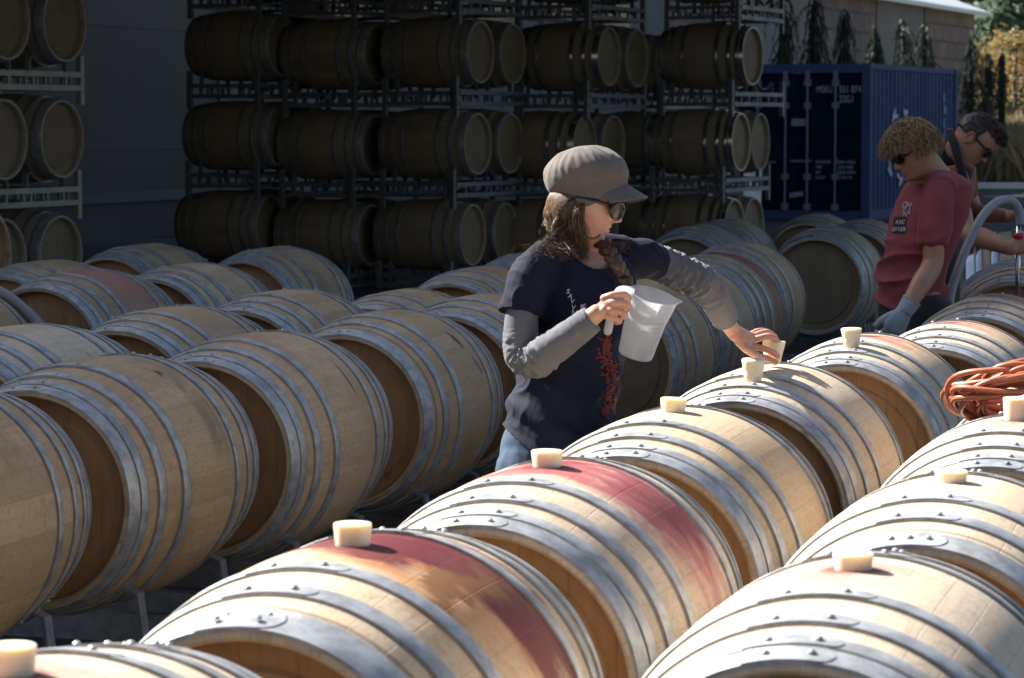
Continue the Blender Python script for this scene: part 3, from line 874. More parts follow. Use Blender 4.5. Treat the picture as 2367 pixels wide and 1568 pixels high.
# ---------------------------------------------------------------- racks
def rack_mesh_parts(stack):
    """two-barrel rack, local x across the pair, y along the barrels, z=0 at barrel centre height"""
    P = []
    yb = .30; zr = -.445 if stack else -.44
    R_ = prof(yb) + .006
    def bx(name, c, d):
        b = MB(); b.box(c, d); P.append((name, b.mesh(name, M['rack'], False)))
    if stack:
        for sx in (-.73, .73):
            b = MB()
            for z in (zr + .052, zr - .052): b.box((sx, 0, z), (.035, .72, .035))
            for y in (-.26, -.18, -.02, .06, .22, .29): b.box((sx, y, zr), (.022, .022, .080))
            P.append(('side_frame', b.mesh('side_frame', M['rack'], False)))
        for sy in (-.40, .40):
            b = MB()
            for z in (zr + .052, zr - .052): b.box((0, sy, z), (1.42, .035, .042))
            for x in (-.5, -.28, -.05, .05, .28, .5): b.box((x, sy, zr), (.022, .022, .080))
            P.append(('end_frame', b.mesh('end_frame', M['rack'], False)))
        for sx in (-.735, .735):
            for sy in (-.385, .385): bx('post', (sx, sy, zr + .01), (.05, .045, .38))
    else:
        for sy in (-yb, yb): bx('cross_rail', (0, sy, -.475), (1.46, .05, .085))
        for sx in (-.715, .715): bx('side_rail', (sx, 0, -.475), (.045, .54, .06))
        for sx in (-.76, .76):
            for sy in (-yb, yb):
                b = MB(); b.box((sx, sy, -.50), (.055, .06, .20)); b.box((sx, sy, -.396), (.035, .04, .03)); P.append(('foot', b.mesh('foot', M['rack'], False)))
    for bxc in (-.39, .39):
        for sy in (-yb, yb):
            b = MB(); pts = []
            for k in range(17):
                a = radians(lerp(-40, 40, k / 16)); pts.append((bxc + sin(a) * R_, -cos(a) * R_))
            lo = -.44
            pts = [(bxc - .27, lo), (bxc - .245, pts[0][1] - .01)] + pts + [(bxc + .245, pts[-1][1] - .01), (bxc + .27, lo)]
            rows = []
            for i, (x, z) in enumerate(pts):
                a = pts[max(i - 1, 0)]; c = pts[min(i + 1, len(pts) - 1)]
                t = Vector((c[0] - a[0], 0, c[1] - a[1])).normalized(); n = Vector((t.z, 0, -t.x)) * .005
                p = Vector((x, sy, z))
                rows.append([p + n + Vector((0, -.022, 0)), p + n + Vector((0, .022, 0)), p - n + Vector((0, .022, 0)), p - n + Vector((0, -.022, 0))])
            b.grid(rows, True, False, True, True)
            P.append(('cradle', b.mesh('cradle', M['rack'], True, True, 40)))
    return P
RK = {False: rack_mesh_parts(False), True: rack_mesh_parts(True)}
def rack(x, y, z, az, label, group, stack=False):
    root = empty('barrel_rack', (x, y, z), -radians(az)); tag(root, label, 'rack', group)
    for nm, me in RK[stack]: link(nm, me, root)
    return root
def mid(a, dx):
    x, y, z, az = NB[a]; t = radians(az)
    return (x + dx * cos(t), y - dx * sin(t), z, az)
GF = 'low steel racks under the barrel rows'
for key, dx, lab in (('L0', -.39, 'low galvanized rack under the barrel cut off by the left edge'), ('C', -.39, 'low galvanized rack with bent straps beneath the brush marked barrel'),
                     ('D', -.39, 'low galvanized rack beneath the wavy grained barrel'), ('E', -.39, 'low galvanized rack beneath the six hoop barrel left of the woman'),
                     ('P3', .39, 'low galvanized rack under the pair behind the elbow of the woman'), ('P4', .0, 'low galvanized rack under the small looking barrel beside the dark racks'), ('P6', .0, 'low galvanized rack under the barrel behind the elbow'),
                     ('Q3', -.39, 'low galvanized rack under the barrel with the pink band'), ('Q1', .39, 'low galvanized rack under the brown streaked barrel'), ('Q6', -.39, 'low galvanized rack under the rearmost left pair'),
                     ('S1', .0, 'low galvanized rack under the barrel behind the jug'), ('S3', .0, 'low galvanized rack under the barrel with the deep red band'), ('S4', .39, 'low galvanized rack under the far pair with the round head'),
                     ('S5', .39, 'low galvanized rack under the far barrels below the container'), ('A0', .39, 'low rack under the bottom left corner barrel'), ('A', .39, 'low rack under the front pair in the sun'),
                     ('B', .39, 'low rack under the pink washed barrel and its neighbor'), ('C2', .39, 'low rack under the barrel with the star shaped splash'), ('D2', .39, 'low rack under the barrel the woman reaches to'),
                     ('E2', .0, 'low rack under the barrel right of the reaching hand'), ('G2', .0, 'low rack under the barrel with red drips'), ('H2', .0, 'low rack under the barrel with the wine streak at the right edge')):
    x, y, z, az = mid(key, dx)
    rack(x, y, z, az, lab, GF)

# ---------------------------------------------------------------- stacks of racked barrels
AZK = 114.0
tA = radians(AZK); DEPTH = Vector((-cos(tA), sin(tA), 0)) * .78   # from front barrel to the one behind it
# DEPTH must point away from the camera
if DEPTH.y < 0: DEPTH = -DEPTH
GB = 'barrels in the tall rack stacks'
GRK = 'steel racks of the tall stacks'
cn = ['first tall stack from the left', 'second tall stack', 'middle tall stack', 'fourth tall stack behind the cap', 'tall stack next to the container']
cols = [([560, 560, 553, 532], 28.5, 233), ([779, 779, 769, 762], 28.3, 253), ([1012, 1012, 1006, 993], 28.0, 250), ([1309, 1309, 1254, 1238], 29.0, 256), ([1645, 1640, 1613, 1600], 29.8, 251)]
tn = {3: 'cut off by the top edge', 0: 'upper tier', 1: 'middle tier', 2: 'bottom tier'}
rng = random.Random(3)
for ci, (us, y, v2) in enumerate(cols):
    zt = at(0, v2, y).z
    zoff = zt - (1.49 + .35)
    for ti in range(4):          # 0 = cut-off top tier, 1 upper, 2 middle, 3 bottom
        zc = .60 + .89 * (3 - ti) + zoff
        ux = us[ti]
        x = (ux - 1183.5) / F_ * y
        az = AZK + rng.uniform(-2.0, 2.0)
        lab = {0: 'cut off by the top edge', 1: 'of the upper tier', 2: 'of the middle tier', 3: 'of the bottom tier'}[ti]
        # local -y end (near head of the template) points to the right and towards the camera
        shiny = 'hoop_shiny' if ci >= 3 else 'hoop'
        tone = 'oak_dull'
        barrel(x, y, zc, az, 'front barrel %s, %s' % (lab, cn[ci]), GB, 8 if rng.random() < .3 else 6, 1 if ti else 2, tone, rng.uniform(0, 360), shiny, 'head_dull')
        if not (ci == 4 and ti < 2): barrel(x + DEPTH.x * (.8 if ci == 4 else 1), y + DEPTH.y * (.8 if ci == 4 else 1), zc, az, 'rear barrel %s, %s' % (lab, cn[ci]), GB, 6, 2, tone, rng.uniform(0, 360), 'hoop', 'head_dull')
        rack(x + DEPTH.x * .5, y + DEPTH.y * .5, zc, az, 'rack under the pair %s, %s' % (lab, cn[ci]), GRK, True)

for ti, lab in enumerate(('upper', 'middle', 'bottom')):
    zc = .52 + .89 * (2 - ti); p = (at(1478, 0, 33.5).x, 33.5)
    barrel(p[0], p[1], zc, AZK, 'dark barrel of the %s tier deep in the gap beside the last tall stack' % lab, GB, 6, 2, 'oak_dull', 40 * ti, 'hoop', 'head_dull')
    rack(p[0] + DEPTH.x * .5, p[1] + DEPTH.y * .5, zc, AZK, 'rack deep in the gap beside the last tall stack, %s tier' % lab, GRK, True)

# left stack, seen on its heads
cn2 = ['rear', 'front']
for ti in range(3):
    zc = .60 + .89 * (2 - ti)
    lab = ['upper', 'middle', 'bottom'][ti]
    dx = [0.03, 0, -.02][ti]
    bx_, by_ = -3.90 + dx, 22.19
    barrel(bx_, by_, zc, AZK, '%s barrel of the small stack on the left edge, the one nearer the dark wall' % lab, 'barrels in the stack at the left edge', 8, 1, 'oak_dull', 40 + ti * 70, 'hoop', 'head_dull')
    barrel(bx_ - DEPTH.x, by_ - DEPTH.y, zc, AZK, '%s barrel cut by the left edge in the small stack' % lab, 'barrels in the stack at the left edge', 8, 1, 'oak_dull', 140 + ti * 50, 'hoop', 'head_dull')
    rk = rack(bx_ - DEPTH.x * .5, by_ - DEPTH.y * .5, zc, AZK, 'pale steel rack under the %s barrels of the left edge stack' % lab, 'racks of the left edge stack', True)
    for c in children(rk):
        c.material_slots[0].link = 'OBJECT'; c.material_slots[0].material = M['rack_light']
barrel(-3.42, 16.2, .86, AZK, 'nearer barrel showing a dark rim, cut by the left edge below the small stack', 'barrels in the stack at the left edge', 8, 1, 'oak', 20, 'hoop', 'head')
rack(-3.42 - DEPTH.x * .5 - .15, 16.2 - DEPTH.y * .5, .86, AZK, 'rack under the nearer barrel at the left edge', 'racks of the left edge stack', True)
rack(-3.42 - DEPTH.x * .5 - .15, 16.2 - DEPTH.y * .5, .625, AZK, 'lower rack on the ground under the nearer barrel at the left edge', 'racks of the left edge stack', True)

# wrapped pallet seen through the racks on the right
pw = NT('stretch_wrap'); pw.p.inputs['Base Color'].default_value = (.55, .58, .62, 1); pw.p.inputs['Roughness'].default_value = .18
pw.bump(pw.noise(pw.scale(pw.coord(), (4, 4, 14)), 2.0, 4), .9, .05)
b = MB(); b.box((0, 0, .78), (1.15, 1.0, 1.2)); w_ = b.mesh('wrapped_load', pw.mat, False)
PT = empty('wrapped_pallet', (2.35, 34.5, 0), -.3); tag(PT, 'pallet wrapped in shiny clear film, seen through the racks beside the container', 'pallet')
link('wrapped_load', w_, PT)
b = MB(); b.box((0, 0, .125), (1.2, 1.0, .03))
for x in (-.55, 0, .55): b.box((x, 0, .06), (.1, 1.0, .10))
b.obj('pallet', bark, PT, False)

# ---------------------------------------------------------------- bungs
bm_ = NT('silicone_bung'); bm_.p.inputs['Base Color'].default_value = (.74, .70, .56, 1); bm_.p.inputs['Roughness'].default_value = .38
bm_.p.inputs['Subsurface Weight'].default_value = .9; bm_.p.inputs['Subsurface Radius'].default_value = (.04, .028, .012); bm_.p.inputs['Subsurface Scale'].default_value = .5
def bung(p, label, h=.034, tilt=0.0, full=False, grp='silicone bungs', R=None):
    b = MB(); n = 32
    if full: P = [(.0005, 0), (.020, 0), (.022, .002), (.0265, .028), (.0262, .029), (.0268, .031), (.0315, .056), (.0310, .059), (.0295, .060), (.0005, .0595)]
    else: P = [(.0005, -.02), (.024, -.02), (.0275, 0), (.0305, h - .004), (.0302, h - .001), (.029, h), (.0265, h - .0006), (.0005, h - .002)]
    b.grid([[(cos(2 * pi * j / n) * r, sin(2 * pi * j / n) * r, z) for j in range(n)] for r, z in P], True, False, True, True)
    o = b.obj('barrel_bung', bm_.mat, None, True, 50)
    o.location = p; o.rotation_euler = R or (0, tilt, 0)
    return tag(o, label, 'bung', grp)
def crown(key, dy=0.0, th=0.0):
    x, y, z, az = NB[key]; a = radians(az); r = prof(dy)
    lx, lz = sin(radians(th)) * r, cos(radians(th)) * r
    return Vector((x + dy * sin(a) + lx * cos(a), y + dy * cos(a) - lx * sin(a), z + lz))
bung(crown('A0'), 'yellowish bung at the bottom left corner', .036)
bung(crown('A'), 'bung on the barrel with the largest wine spill', .034)
bung(crown('B'), 'bung on the pink washed barrel below the jeans', .031)
bung(crown('C2'), 'bung beside the star shaped wine splash', .031, .05)
bung(crown('R1'), 'bung on the barrel in the bottom right corner', .024)
bung(crown('R2'), 'bung on the bright barrel with three rivets on its rim', .021)
bung(crown('R3'), 'bung cut by the right edge, in front of the coiled hose', .050)
bung(crown('D2', -.262, 1) + Vector((0, 0, -.001)), 'loose bung standing upright on the barrel the woman reaches to', full=True, R=(.05, .02, 0))
bung(crown('E2', -.262, 0) + Vector((0, 0, -.001)), 'loose bung standing upright on the half sunlit barrel', full=True, R=(.04, -.03, 0))

# ---------------------------------------------------------------- coil of brown hose on the barrel at the right edge
hm_ = mat('brown_rubber', (.42, .125, .06), .36, var=(20, (.33, .09, .045)))
rng = random.Random(9)
K = MB(); cc = Vector((1.352, 7.06, .925))
pts = []
turns = 21; nn = 46
ph = [rng.uniform(0, 6.28) for _ in range(6)]
for k in range(turns * nn):
    t = k / nn; a = 2 * pi * t
    kk = floor(t)
    rx_ = .225 + .028 * sin(t * 2.1 + ph[0]) + .016 * sin(t * 5.3 + ph[1]); rz_ = .068 + .022 * sin(t * 1.7 + ph[2])
    cxo = .022 * sin(t * 1.13 + ph[3]); czo = .018 * sin(t * 2.9 + ph[4]); 
    x = cxo + cos(a) * rx_; y = -sin(a) * .12 + .05 * sin(t * 1.9 + ph[5]); z = czo + sin(a) * rz_ - .05 * cos(a) * .2 + .012 * sin(3 * a + t)
    pts.append(cc + Vector((x, y, z)))
K.tube(pts, .0074, 8)
o = K.obj('hose', hm_, None, True); tag(o, 'coiled brown rubber hose lying on a barrel at the right edge', 'hose')
pg = empty('plug_connector', cc + Vector((-.06, -.0, -.0))); tag(pg, 'orange and white plug connector inside the coiled brown hose', 'plug')
b = MB(); b.tube([(-.03, 0, -.01), (0, 0, 0), (.055, .01, .02)], [.018, .026, .022], 12); b.obj('body', mat('orange_plastic', (.75, .12, .02), .3), pg)
b = MB(); b.ball((-.012, -.03, .006), .019, 12, 8); b.obj('socket', mat('pale_plastic', (.6, .62, .75), .25), pg)
b = MB(); b.tube([(.14, 0, .02), (.19, 0, .03)], [.014, .014], 10); b.obj('sleeve', mat('purple_plastic', (.10, .03, .22), .4), pg)

# gray hose over the left barrel, seen behind the one with the brush mark
b = MB(); x, y, z, az = NB['Q2']; a = radians(az); ps = []
for k in range(30):
    th = radians(lerp(-50, 78, k / 29)); dy = lerp(.10, .30, k / 29); r = prof(dy) + .024
    ps.append(Vector((x + dy * sin(a) + sin(th) * r * cos(a), y + dy * cos(a) - sin(th) * r * sin(a), z + cos(th) * r)))
b.tube(ps, .021, 12); tag(b.obj('hose', mat('gray_hose', (.30, .28, .27), .5), None), 'thick gray hose lying over the barrel at the left edge', 'hose')
# ---------------------------------------------------------------- people
def shift(b, o):
    o = Vector(o); b.v = [tuple(Vector(p) - o) for p in b.v]; return b
def organic(name, b, m, parent, voxel=.005, it=2, disp=None, fac=.5):
    """fuse overlapping lofts into one continuous surface"""
    me = b.mesh(name, m, True)
    o = bpy.data.objects.new(name, me); COL.objects.link(o)
    r = o.modifiers.new('r', 'REMESH'); r.mode = 'VOXEL'; r.voxel_size = voxel; r.use_smooth_shade = True
    if it:
        s = o.modifiers.new('s', 'SMOOTH'); s.iterations = it; s.factor = fac
    bpy.context.view_layer.update()
    me2 = bpy.data.meshes.new_from_object(o.evaluated_get(bpy.context.evaluated_depsgraph_get()))
    me2.name = name
    if disp:
        import numpy as np
        N = len(me2.vertices); co = [v.co.copy() for v in me2.vertices]; no = [v.normal.copy() for v in me2.vertices]
        for i, (c, n) in enumerate(zip(co, no)):
            me2.vertices[i].co = c + n * disp(c, n)
    if not me2.materials: me2.materials.append(m)
    me2.polygons.foreach_set('use_smooth', [True] * len(me2.polygons))
    me2.update()
    bpy.data.objects.remove(o); bpy.data.meshes.remove(me)
    return link(name, me2, parent)

def fabric(name, c, c2, rough=.85, sheen=.3, scale=350):
    m = NT(name); co = m.coord()
    f = m.map(m.noise(co, 9, 4), .35, .65)
    col = m.mix(f, c, c2)
    m.link(col, m.p.inputs['Base Color']); m.p.inputs['Roughness'].default_value = rough
    m.p.inputs['Sheen Weight'].default_value = sheen; m.p.inputs['Specular IOR Level'].default_value = .2
    m.bump(m.noise(co, scale, 3), .25, .001)
    return m.mat
def skin_mat(name, c, red):
    m = NT(name); co = m.coord()
    m.link(m.mix(m.map(m.noise(co, 14, 4), .4, .7), c, red), m.p.inputs['Base Color'])
    m.p.inputs['Roughness'].default_value = .48; m.p.inputs['Subsurface Weight'].default_value = .35
    m.p.inputs['Subsurface Radius'].default_value = (.012, .005, .003); m.p.inputs['Subsurface Scale'].default_value = .6
    m.bump(m.noise(co, 260, 3), .12, .001)
    return m.mat
SK = skin_mat('skin', (.56, .33, .24), (.50, .24, .17))
SK2 = skin_mat('tanned_skin', (.42, .225, .15), (.38, .17, .11))
navy = fabric('navy_cotton', (.010, .0145, .034), (.007, .010, .024), sheen=.02)
grayk = fabric('gray_knit', (.155, .16, .18), (.12, .125, .145), sheen=.08)
denim = fabric('denim', (.045, .08, .14), (.025, .048, .09), sheen=.1)
cap_m = fabric('cap_cotton', (.155, .135, .122), (.12, .105, .096), sheen=.1)
red_m = fabric('red_cotton', (.27, .065, .075), (.22, .05, .06), sheen=.08)
black_m = fabric('black_fabric', (.014, .014, .016), (.010, .010, .012))
orange_m = fabric('orange_fabric', (.26, .06, .015), (.21, .05, .012))
glove_m = fabric('glove_knit', (.36, .42, .48), (.28, .33, .38))
lens_m = mat('dark_lens', (.010, .008, .008), .12, spec=.3)
frame_m = mat('glasses_frame', (.012, .010, .010), .22)
def hair_mat(name, c, c2):
    m = NT(name)
    m.link(m.mix(m.map(m.noise(m.coord(), 60, 3), .35, .65), c, c2), m.p.inputs['Base Color'])
    m.p.inputs['Roughness'].default_value = .38; m.p.inputs['Specular IOR Level'].default_value = .45
    return m.mat
hair_brown = hair_mat('brown_hair', (.06, .033, .019), (.13, .075, .04))
hair_blond = hair_mat('blond_hair', (.38, .27, .13), (.13, .085, .04))
hair_dark = hair_mat('dark_hair', (.05, .028, .018), (.025, .016, .012))

def g(x, s): return math.exp(-(x / s) ** 2)
def head_geo(b, T, sc=1.0, male=False, jaw=1.0):
    """face looks along local +X, Z up, centre between the ears; T: 4x4 local->world"""
    prof_f = [(-.112, .030), (-.105, .052), (-.095, .070), (-.082, .079), (-.066, .077), (-.05, .081), (-.03, .080), (0, .080), (.02, .080), (.038, .086), (.06, .083), (.085, .068), (.105, .040), (.116, .012)]
    prof_b = [(-.112, .02), (-.09, .035), (-.07, .055), (-.04, .080), (0, .095), (.04, .097), (.07, .085), (.095, .058), (.110, .026), (.116, .012)]
    wid = [(-.112, .020), (-.10, .036), (-.085, .048), (-.06, .057), (-.03, .065), (0, .071), (.04, .074), (.07, .068), (.095, .046), (.110, .022), (.116, .010)]
    nz, na = 64, 72
    rows = []
    for i in range(nz + 1):
        z = -.112 + .228 * i / nz
        xf, xb, w = interp(prof_f, z), interp(prof_b, z), interp(wid, z)
        row = []
        for j in range(na):
            th = 2 * pi * j / na; c, s = cos(th), sin(th)
            e = 2 / 2.35
            X = (abs(c) ** e) * (xf if c > 0 else -xb); Y = (abs(s) ** e) * (1 if s > 0 else -1) * w
            if c > 0:
                fy = abs(Y)
                nose = 0
                if -.034 < z < .03:
                    t = (.026 - z) / .046 if z > -.020 else (z + .034) / .014
                    t = max(0, min(1, t)); nose = .028 * (t ** (1.15 if z > -.02 else .7)) * g(fy, .0095 + .005 * (1 - abs(z + .02) / .05))
                X += nose * c
                X += .006 * g(fy - .0125, .006) * g(z + .024, .007)
                X += .0075 * g(fy, .019) * (g(z + .0405, .0050) + 1.05 * g(z + .0535, .0058)) - .004 * g(fy, .02) * g(z + .0470, .0022)
                X -= .0115 * g(fy - .031, .0145) * g(z - .014, .0125)
                X += .0035 * g(fy - .03, .02) * g(z - .036, .008)
                X += .0075 * g(fy, .018) * g(z + .083, .012) * (1.35 if male else 1)
                X += .004 * g(fy - .042, .016) * g(z + .012, .016)
            row.append(T @ Vector((X * sc, Y * sc * jaw, z * sc)))
        rows.append(row)
    b.grid(rows, True, False, True, True)
def ear_geo(b, T, side, sc=1.0):
    pts = []
    for k in range(15):
        a = lerp(-2.2, 2.3, k / 14)
        pts.append(T @ Vector(((-.012 - cos(a) * .013 - .004) * sc, side * (.071 + .010 + .003 * cos(a)) * sc, (-.004 + sin(a) * .027) * sc)))
    b.tube(pts, [.0042 * sc] * 15, 8)
    b.ball(T @ Vector((-.008 * sc, side * .071 * sc, -.004 * sc)), (.017 * sc, .010 * sc, .025 * sc), 12, 8, T.to_3x3().normalized())
def frame_T(pos, fwd, roll=0.0):
    f = Vector(fwd).normalized(); l = Vector((0, 0, 1)).cross(f).normalized(); u = f.cross(l)
    R = Matrix((f, l, u)).transposed()
    R = R @ Matrix.Rotation(roll, 3, 'X')
    T = R.to_4x4(); T.translation = pos
    return T
def glasses(T, parent, org, wide=.066, big=1.0, dots=False):
    """sunglasses: frame, lenses, temple arms"""
    b = MB()
    for s in (-1, 1):
        pts = []
        for k in range(24):
            a = 2 * pi * k / 24
            y = s * .034 + cos(a) * .0285 * big; z = .012 + sin(a) * .0205 * big
            pts.append(T @ Vector((.0965 - (abs(y) ** 2) * 4.6, y, z)))
        b.tube(pts, .0034, 6, closed=True)
        b.tube([T @ Vector((.088 - .0039 * 4, s * .062, .018)), T @ Vector((.062, s * .0755, .018)), T @ Vector((.02, s * .078, .016)), T @ Vector((-.015, s * .077, .008)), T @ Vector((-.028, s * .075, -.01))], [.0045, .0052, .0042, .003, .002], 8, flat=.5, up=T.to_3x3() @ Vector((0, 1, 0)))
    b.tube([T @ Vector((.097, -.008, .018)), T @ Vector((.0995, 0, .020)), T @ Vector((.097, .008, .018))], .0024, 6)
    fr = shift(b, org).obj('sunglasses', frame_m, parent)
    for s in (-1, 1):
        q = MB(); rows = []
        for rr in (.001, .35, .7, 1.0):
            row = []
            for k in range(24):
                a = 2 * pi * k / 24
                y = s * .034 + cos(a) * .0275 * big * rr; z = .012 + sin(a) * .0195 * big * rr
                row.append(T @ Vector((.0975 - (abs(y) ** 2) * 4.6 + .0008 * (1 - rr), y, z)))
            rows.append(row)
        q.grid(rows); shift(q, org).obj('lens', lens_m, fr)
    return fr

def digit(b, pts, r0, r1, n=12):
    """finger through joint positions with knuckle swelling"""
    P = spline(pts, 5); N = len(P)
    rr = []
    for i in range(N):
        t = i / (N - 1); k = lerp(r0, r1, t)
        k *= 1 + .07 * g((t * (len(pts) - 1)) % 1.0 - 0.0, .16) + .07 * g(((t * (len(pts) - 1)) % 1.0) - 1.0, .16)
        rr.append(k)
    b.tube(P, rr, n)
    b.ball(P[-1], r1 * 1.0, 10, 8); b.ball(P[0], r0 * 1.05, 10, 8)
def hand_geo(b, W, d, n, l, s=1.0, curl=(.35, .5, .45), thumb=.4, fat=1.0):
    """W wrist, d along the hand, n back of hand, l towards the thumb"""
    W = Vector(W); d = Vector(d).normalized(); n = Vector(n).normalized(); l = Vector(l).normalized()
    rows = []
    for t, w, h in ((-.02, .027, .021), (.0, .028, .020), (.03, .036, .019), (.06, .041, .017), (.085, .041, .014), (.096, .036, .010)):
        c = W + d * t * s
        rows.append([c + l * cos(a) * w * s * fat + n * sin(a) * h * s * fat for a in [2 * pi * k / 20 for k in range(20)]])
    b.grid(rows, True, False, True, True)
    for off, ln, r, cc in ((.029, .070, .0090, 1), (.010, .078, .0092, 1.0), (-.010, .072, .0088, 1.08), (-.029, .056, .0078, 1.15)):
        p = W + d * .088 * s + l * off * s; a = 0; pts = [p - d * .02 * s, p]
        for k, (fr, cu) in enumerate(zip((.45, .32, .25), curl)):
            a += cu * cc
            p = p + (d * cos(a) - n * sin(a)) * ln * fr * s
            pts.append(p)
        digit(b, pts, r * s * fat, r * .8 * s * fat)
    p0 = W + d * .018 * s + l * .022 * s - n * .004 * s; p1 = W + d * .048 * s + l * .045 * s - n * .012 * s
    p2 = p1 + (d * .8 + l * .35 - n * thumb).normalized() * .034 * s; p3 = p2 + (d * .9 + l * .05 - n * (thumb + .2)).normalized() * .028 * s
    digit(b, [p0, p1, p2, p3], .0125 * s * fat, .0088 * s * fat)

def torso(b, secs, yaw, y, n=40, front=None, infl=0.0):
    """secs: (u, v, a, b[, dy]) measured stations; yaw of the chest from the camera towards +X"""
    f = Vector((sin(yaw), -cos(yaw), 0)); r = Vector((f.y, -f.x, 0))
    S_ = spline([(q + (0,))[:5] for q in secs], 4); rows = []
    for (u, v, a, bb, dy) in S_:
        c = at(u, v, y + dy); row = []
        for k in range(n):
            th = 2 * pi * k / n; e = 2 / 2.3
            X = abs(cos(th)) ** e * (1 if cos(th) > 0 else -1) * (a + infl); Y = abs(sin(th)) ** e * (1 if sin(th) > 0 else -1) * (bb + infl)
            p = c + r * X + f * Y
            if front: p += f * front(v, X, Y)
            row.append(p)
        rows.append(row)
    b.grid(rows, True, False, True, True)
    return f, r
def limb(b, pts, n=18, mod=None, k=5, add=0.0, end=True):
    """pts: (u, v, y, radius)"""
    P = spline([tuple(at(u, v, y)) + (r,) for u, v, y, r in pts], k)
    b.tube([p[:3] for p in P], [p[3] + add for p in P], n, mod=mod)
    b.ball(P[0][:3], P[0][3] + add, 14, 10)
    if end: b.ball(P[-1][:3], P[-1][3] + add, 14, 10)
def leg(b, hip, knee, ankle, r=(.085, .058, .042), foot=None):
    P = spline([tuple(hip) + (r[0],), tuple((Vector(hip) + Vector(knee)) / 2) + (r[0] * .86,), tuple(knee) + (r[1],), tuple((Vector(knee) * .6 + Vector(ankle) * .4)) + (r[1] * .98,), tuple(ankle) + (r[2],)], 5)
    b.tube([p[:3] for p in P], [p[3] for p in P], 18); b.ball(P[0][:3], P[0][3], 14, 10)
def shoe(b, ankle, f, m=None):
    a = Vector(ankle); a.z = .05
    b.ball(a + f * .06, (.13, .045, .045), 16, 10, Matrix.Rotation(atan2(f.y, f.x), 3, 'Z'))
    b.ball(a - f * .02 + Vector((0, 0, .03)), (.055, .042, .06), 14, 10, Matrix.Rotation(atan2(f.y, f.x), 3, 'Z'))
def folds(amp, sx, seed, thr=0.0, dirv=(1, 0, 0), st=(1, 1, 1)):
    R = Vector(dirv).to_track_quat('X', 'Z').to_matrix().transposed(); off = Vector((seed, seed * .7, seed * 1.3))
    def f(c, n):
        q = R @ c
        q = Vector((q.x * st[0], q.y * st[1], q.z * st[2])) * sx + off
        v = noise.noise(q + .35 * Vector((noise.noise(q * .5), noise.noise(q * .5 + Vector((5, 5, 5))), 0)))
        rid = (1 - abs(v) * 2.2)
        return amp * (max(0, rid) ** 2 - .35)
    return f

# ------------------------------------------------ the woman with the jug
Wy = 7.15
org = Vector((.12, 7.17, 0))
WM = empty('person', org)
tag(WM, 'woman in a brown cap and navy T-shirt holding a clear jug and a bung', 'person')
YAW = radians(50)
tors = [(1283, 1085, .140, .100), (1286, 1000, .134, .098), (1300, 930, .138, .102), (1315, 870, .134, .104), (1325, 790, .142, .106), (1336, 710, .150, .108), (1345, 650, .152, .102), (1352, 606, .138, .082), (1350, 580, .088, .062), (1347, 560, .055, .052)]
def bust(v, X, Y):
    if Y < 0: return 0
    return .030 * g(v - 715, 45) * g(abs(X) - .062, .05)
hipc = at(1285, 1040, Wy)
Hpos = at(1352, 458, 7.12)
Hfwd = Vector((sin(radians(77)), -cos(radians(77)), 0)); Hfwd = (Hfwd * cos(radians(21)) + Vector((0, 0, -1)) * sin(radians(21)))
HT = frame_T(Hpos, Hfwd, radians(-4))
CTM0 = frame_T(at(1362, 440, 7.12), Vector((sin(radians(77)), -cos(radians(77)), 0)) * cos(radians(13)) + Vector((0, 0, sin(radians(13)))), radians(-3))
RA = [(1237, 622, 7.04, .046), (1215, 680, 7.01, .043), (1206, 760, 6.985, .038), (1212, 832, 6.97, .036), (1258, 815, 6.93, .036), (1315, 772, 6.90, .031), (1362, 738, 6.885, .024), (1380, 724, 6.885, .022)]
LA = [(1462, 600, 7.24, .044), (1515, 604, 7.31, .040), (1578, 632, 7.37, .036), (1630, 658, 7.43, .034), (1655, 700, 7.51, .031), (1680, 744, 7.58, .024), (1700, 772, 7.61, .021)]
b = MB()
f_, r_ = torso(b, tors, YAW, Wy, front=bust, infl=-.012)
b.tube(spline([tuple(at(1347, 610, Wy)) + (.062,), tuple(at(1349, 575, Wy)) + (.050,), tuple(at(1352, 545, 7.13)) + (.047,), tuple(Hpos + Vector((-.012, .0, -.045))) + (.050,)], 4).__class__([p[:3] for p in spline([tuple(at(1347, 610, Wy)) + (.062,), tuple(at(1349, 575, Wy)) + (.050,), tuple(at(1352, 545, 7.13)) + (.047,), tuple(Hpos + Vector((-.012, .0, -.045))) + (.050,)], 4)]),
       [p[3] for p in spline([(0, 0, 0, .062), (0, 0, 0, .050), (0, 0, 0, .047), (0, 0, 0, .050)], 4)], 20)
head_geo(b, HT, 1.03); ear_geo(b, HT, 1, .86)
limb(b, RA); limb(b, LA)
# right hand closed round the jug handle
def D(*q): return [at(u, v, y) for u, v, y in q]
rows = []
for (u, v, y, w, h) in ((1368, 733, 6.885, .026, .021), (1385, 722, 6.883, .032, .022), (1400, 712, 6.882, .037, .020), (1410, 706, 6.884, .037, .017)):
    c = at(u, v, y); a1 = Vector((.42, .05, .90)).normalized(); a2 = Vector((.1, -.98, .0)).normalized()
    rows.append([c + a1 * cos(2 * pi * k / 20) * w + a2 * sin(2 * pi * k / 20) * h for k in range(20)])
b.grid(rows, True, False, True, True)
digit(b, D((1396, 690, 6.882), (1416, 683, 6.872), (1441, 681, 6.874), (1453, 689, 6.893), (1447, 694, 6.915)), .0098, .0080)
digit(b, D((1400, 702, 6.878), (1418, 700, 6.864), (1442, 702, 6.866), (1453, 711, 6.886), (1446, 716, 6.910)), .0100, .0082)
digit(b, D((1396, 716, 6.878), (1414, 717, 6.863), (1434, 721, 6.864), (1445, 729, 6.884), (1437, 733, 6.907)), .0096, .0078)
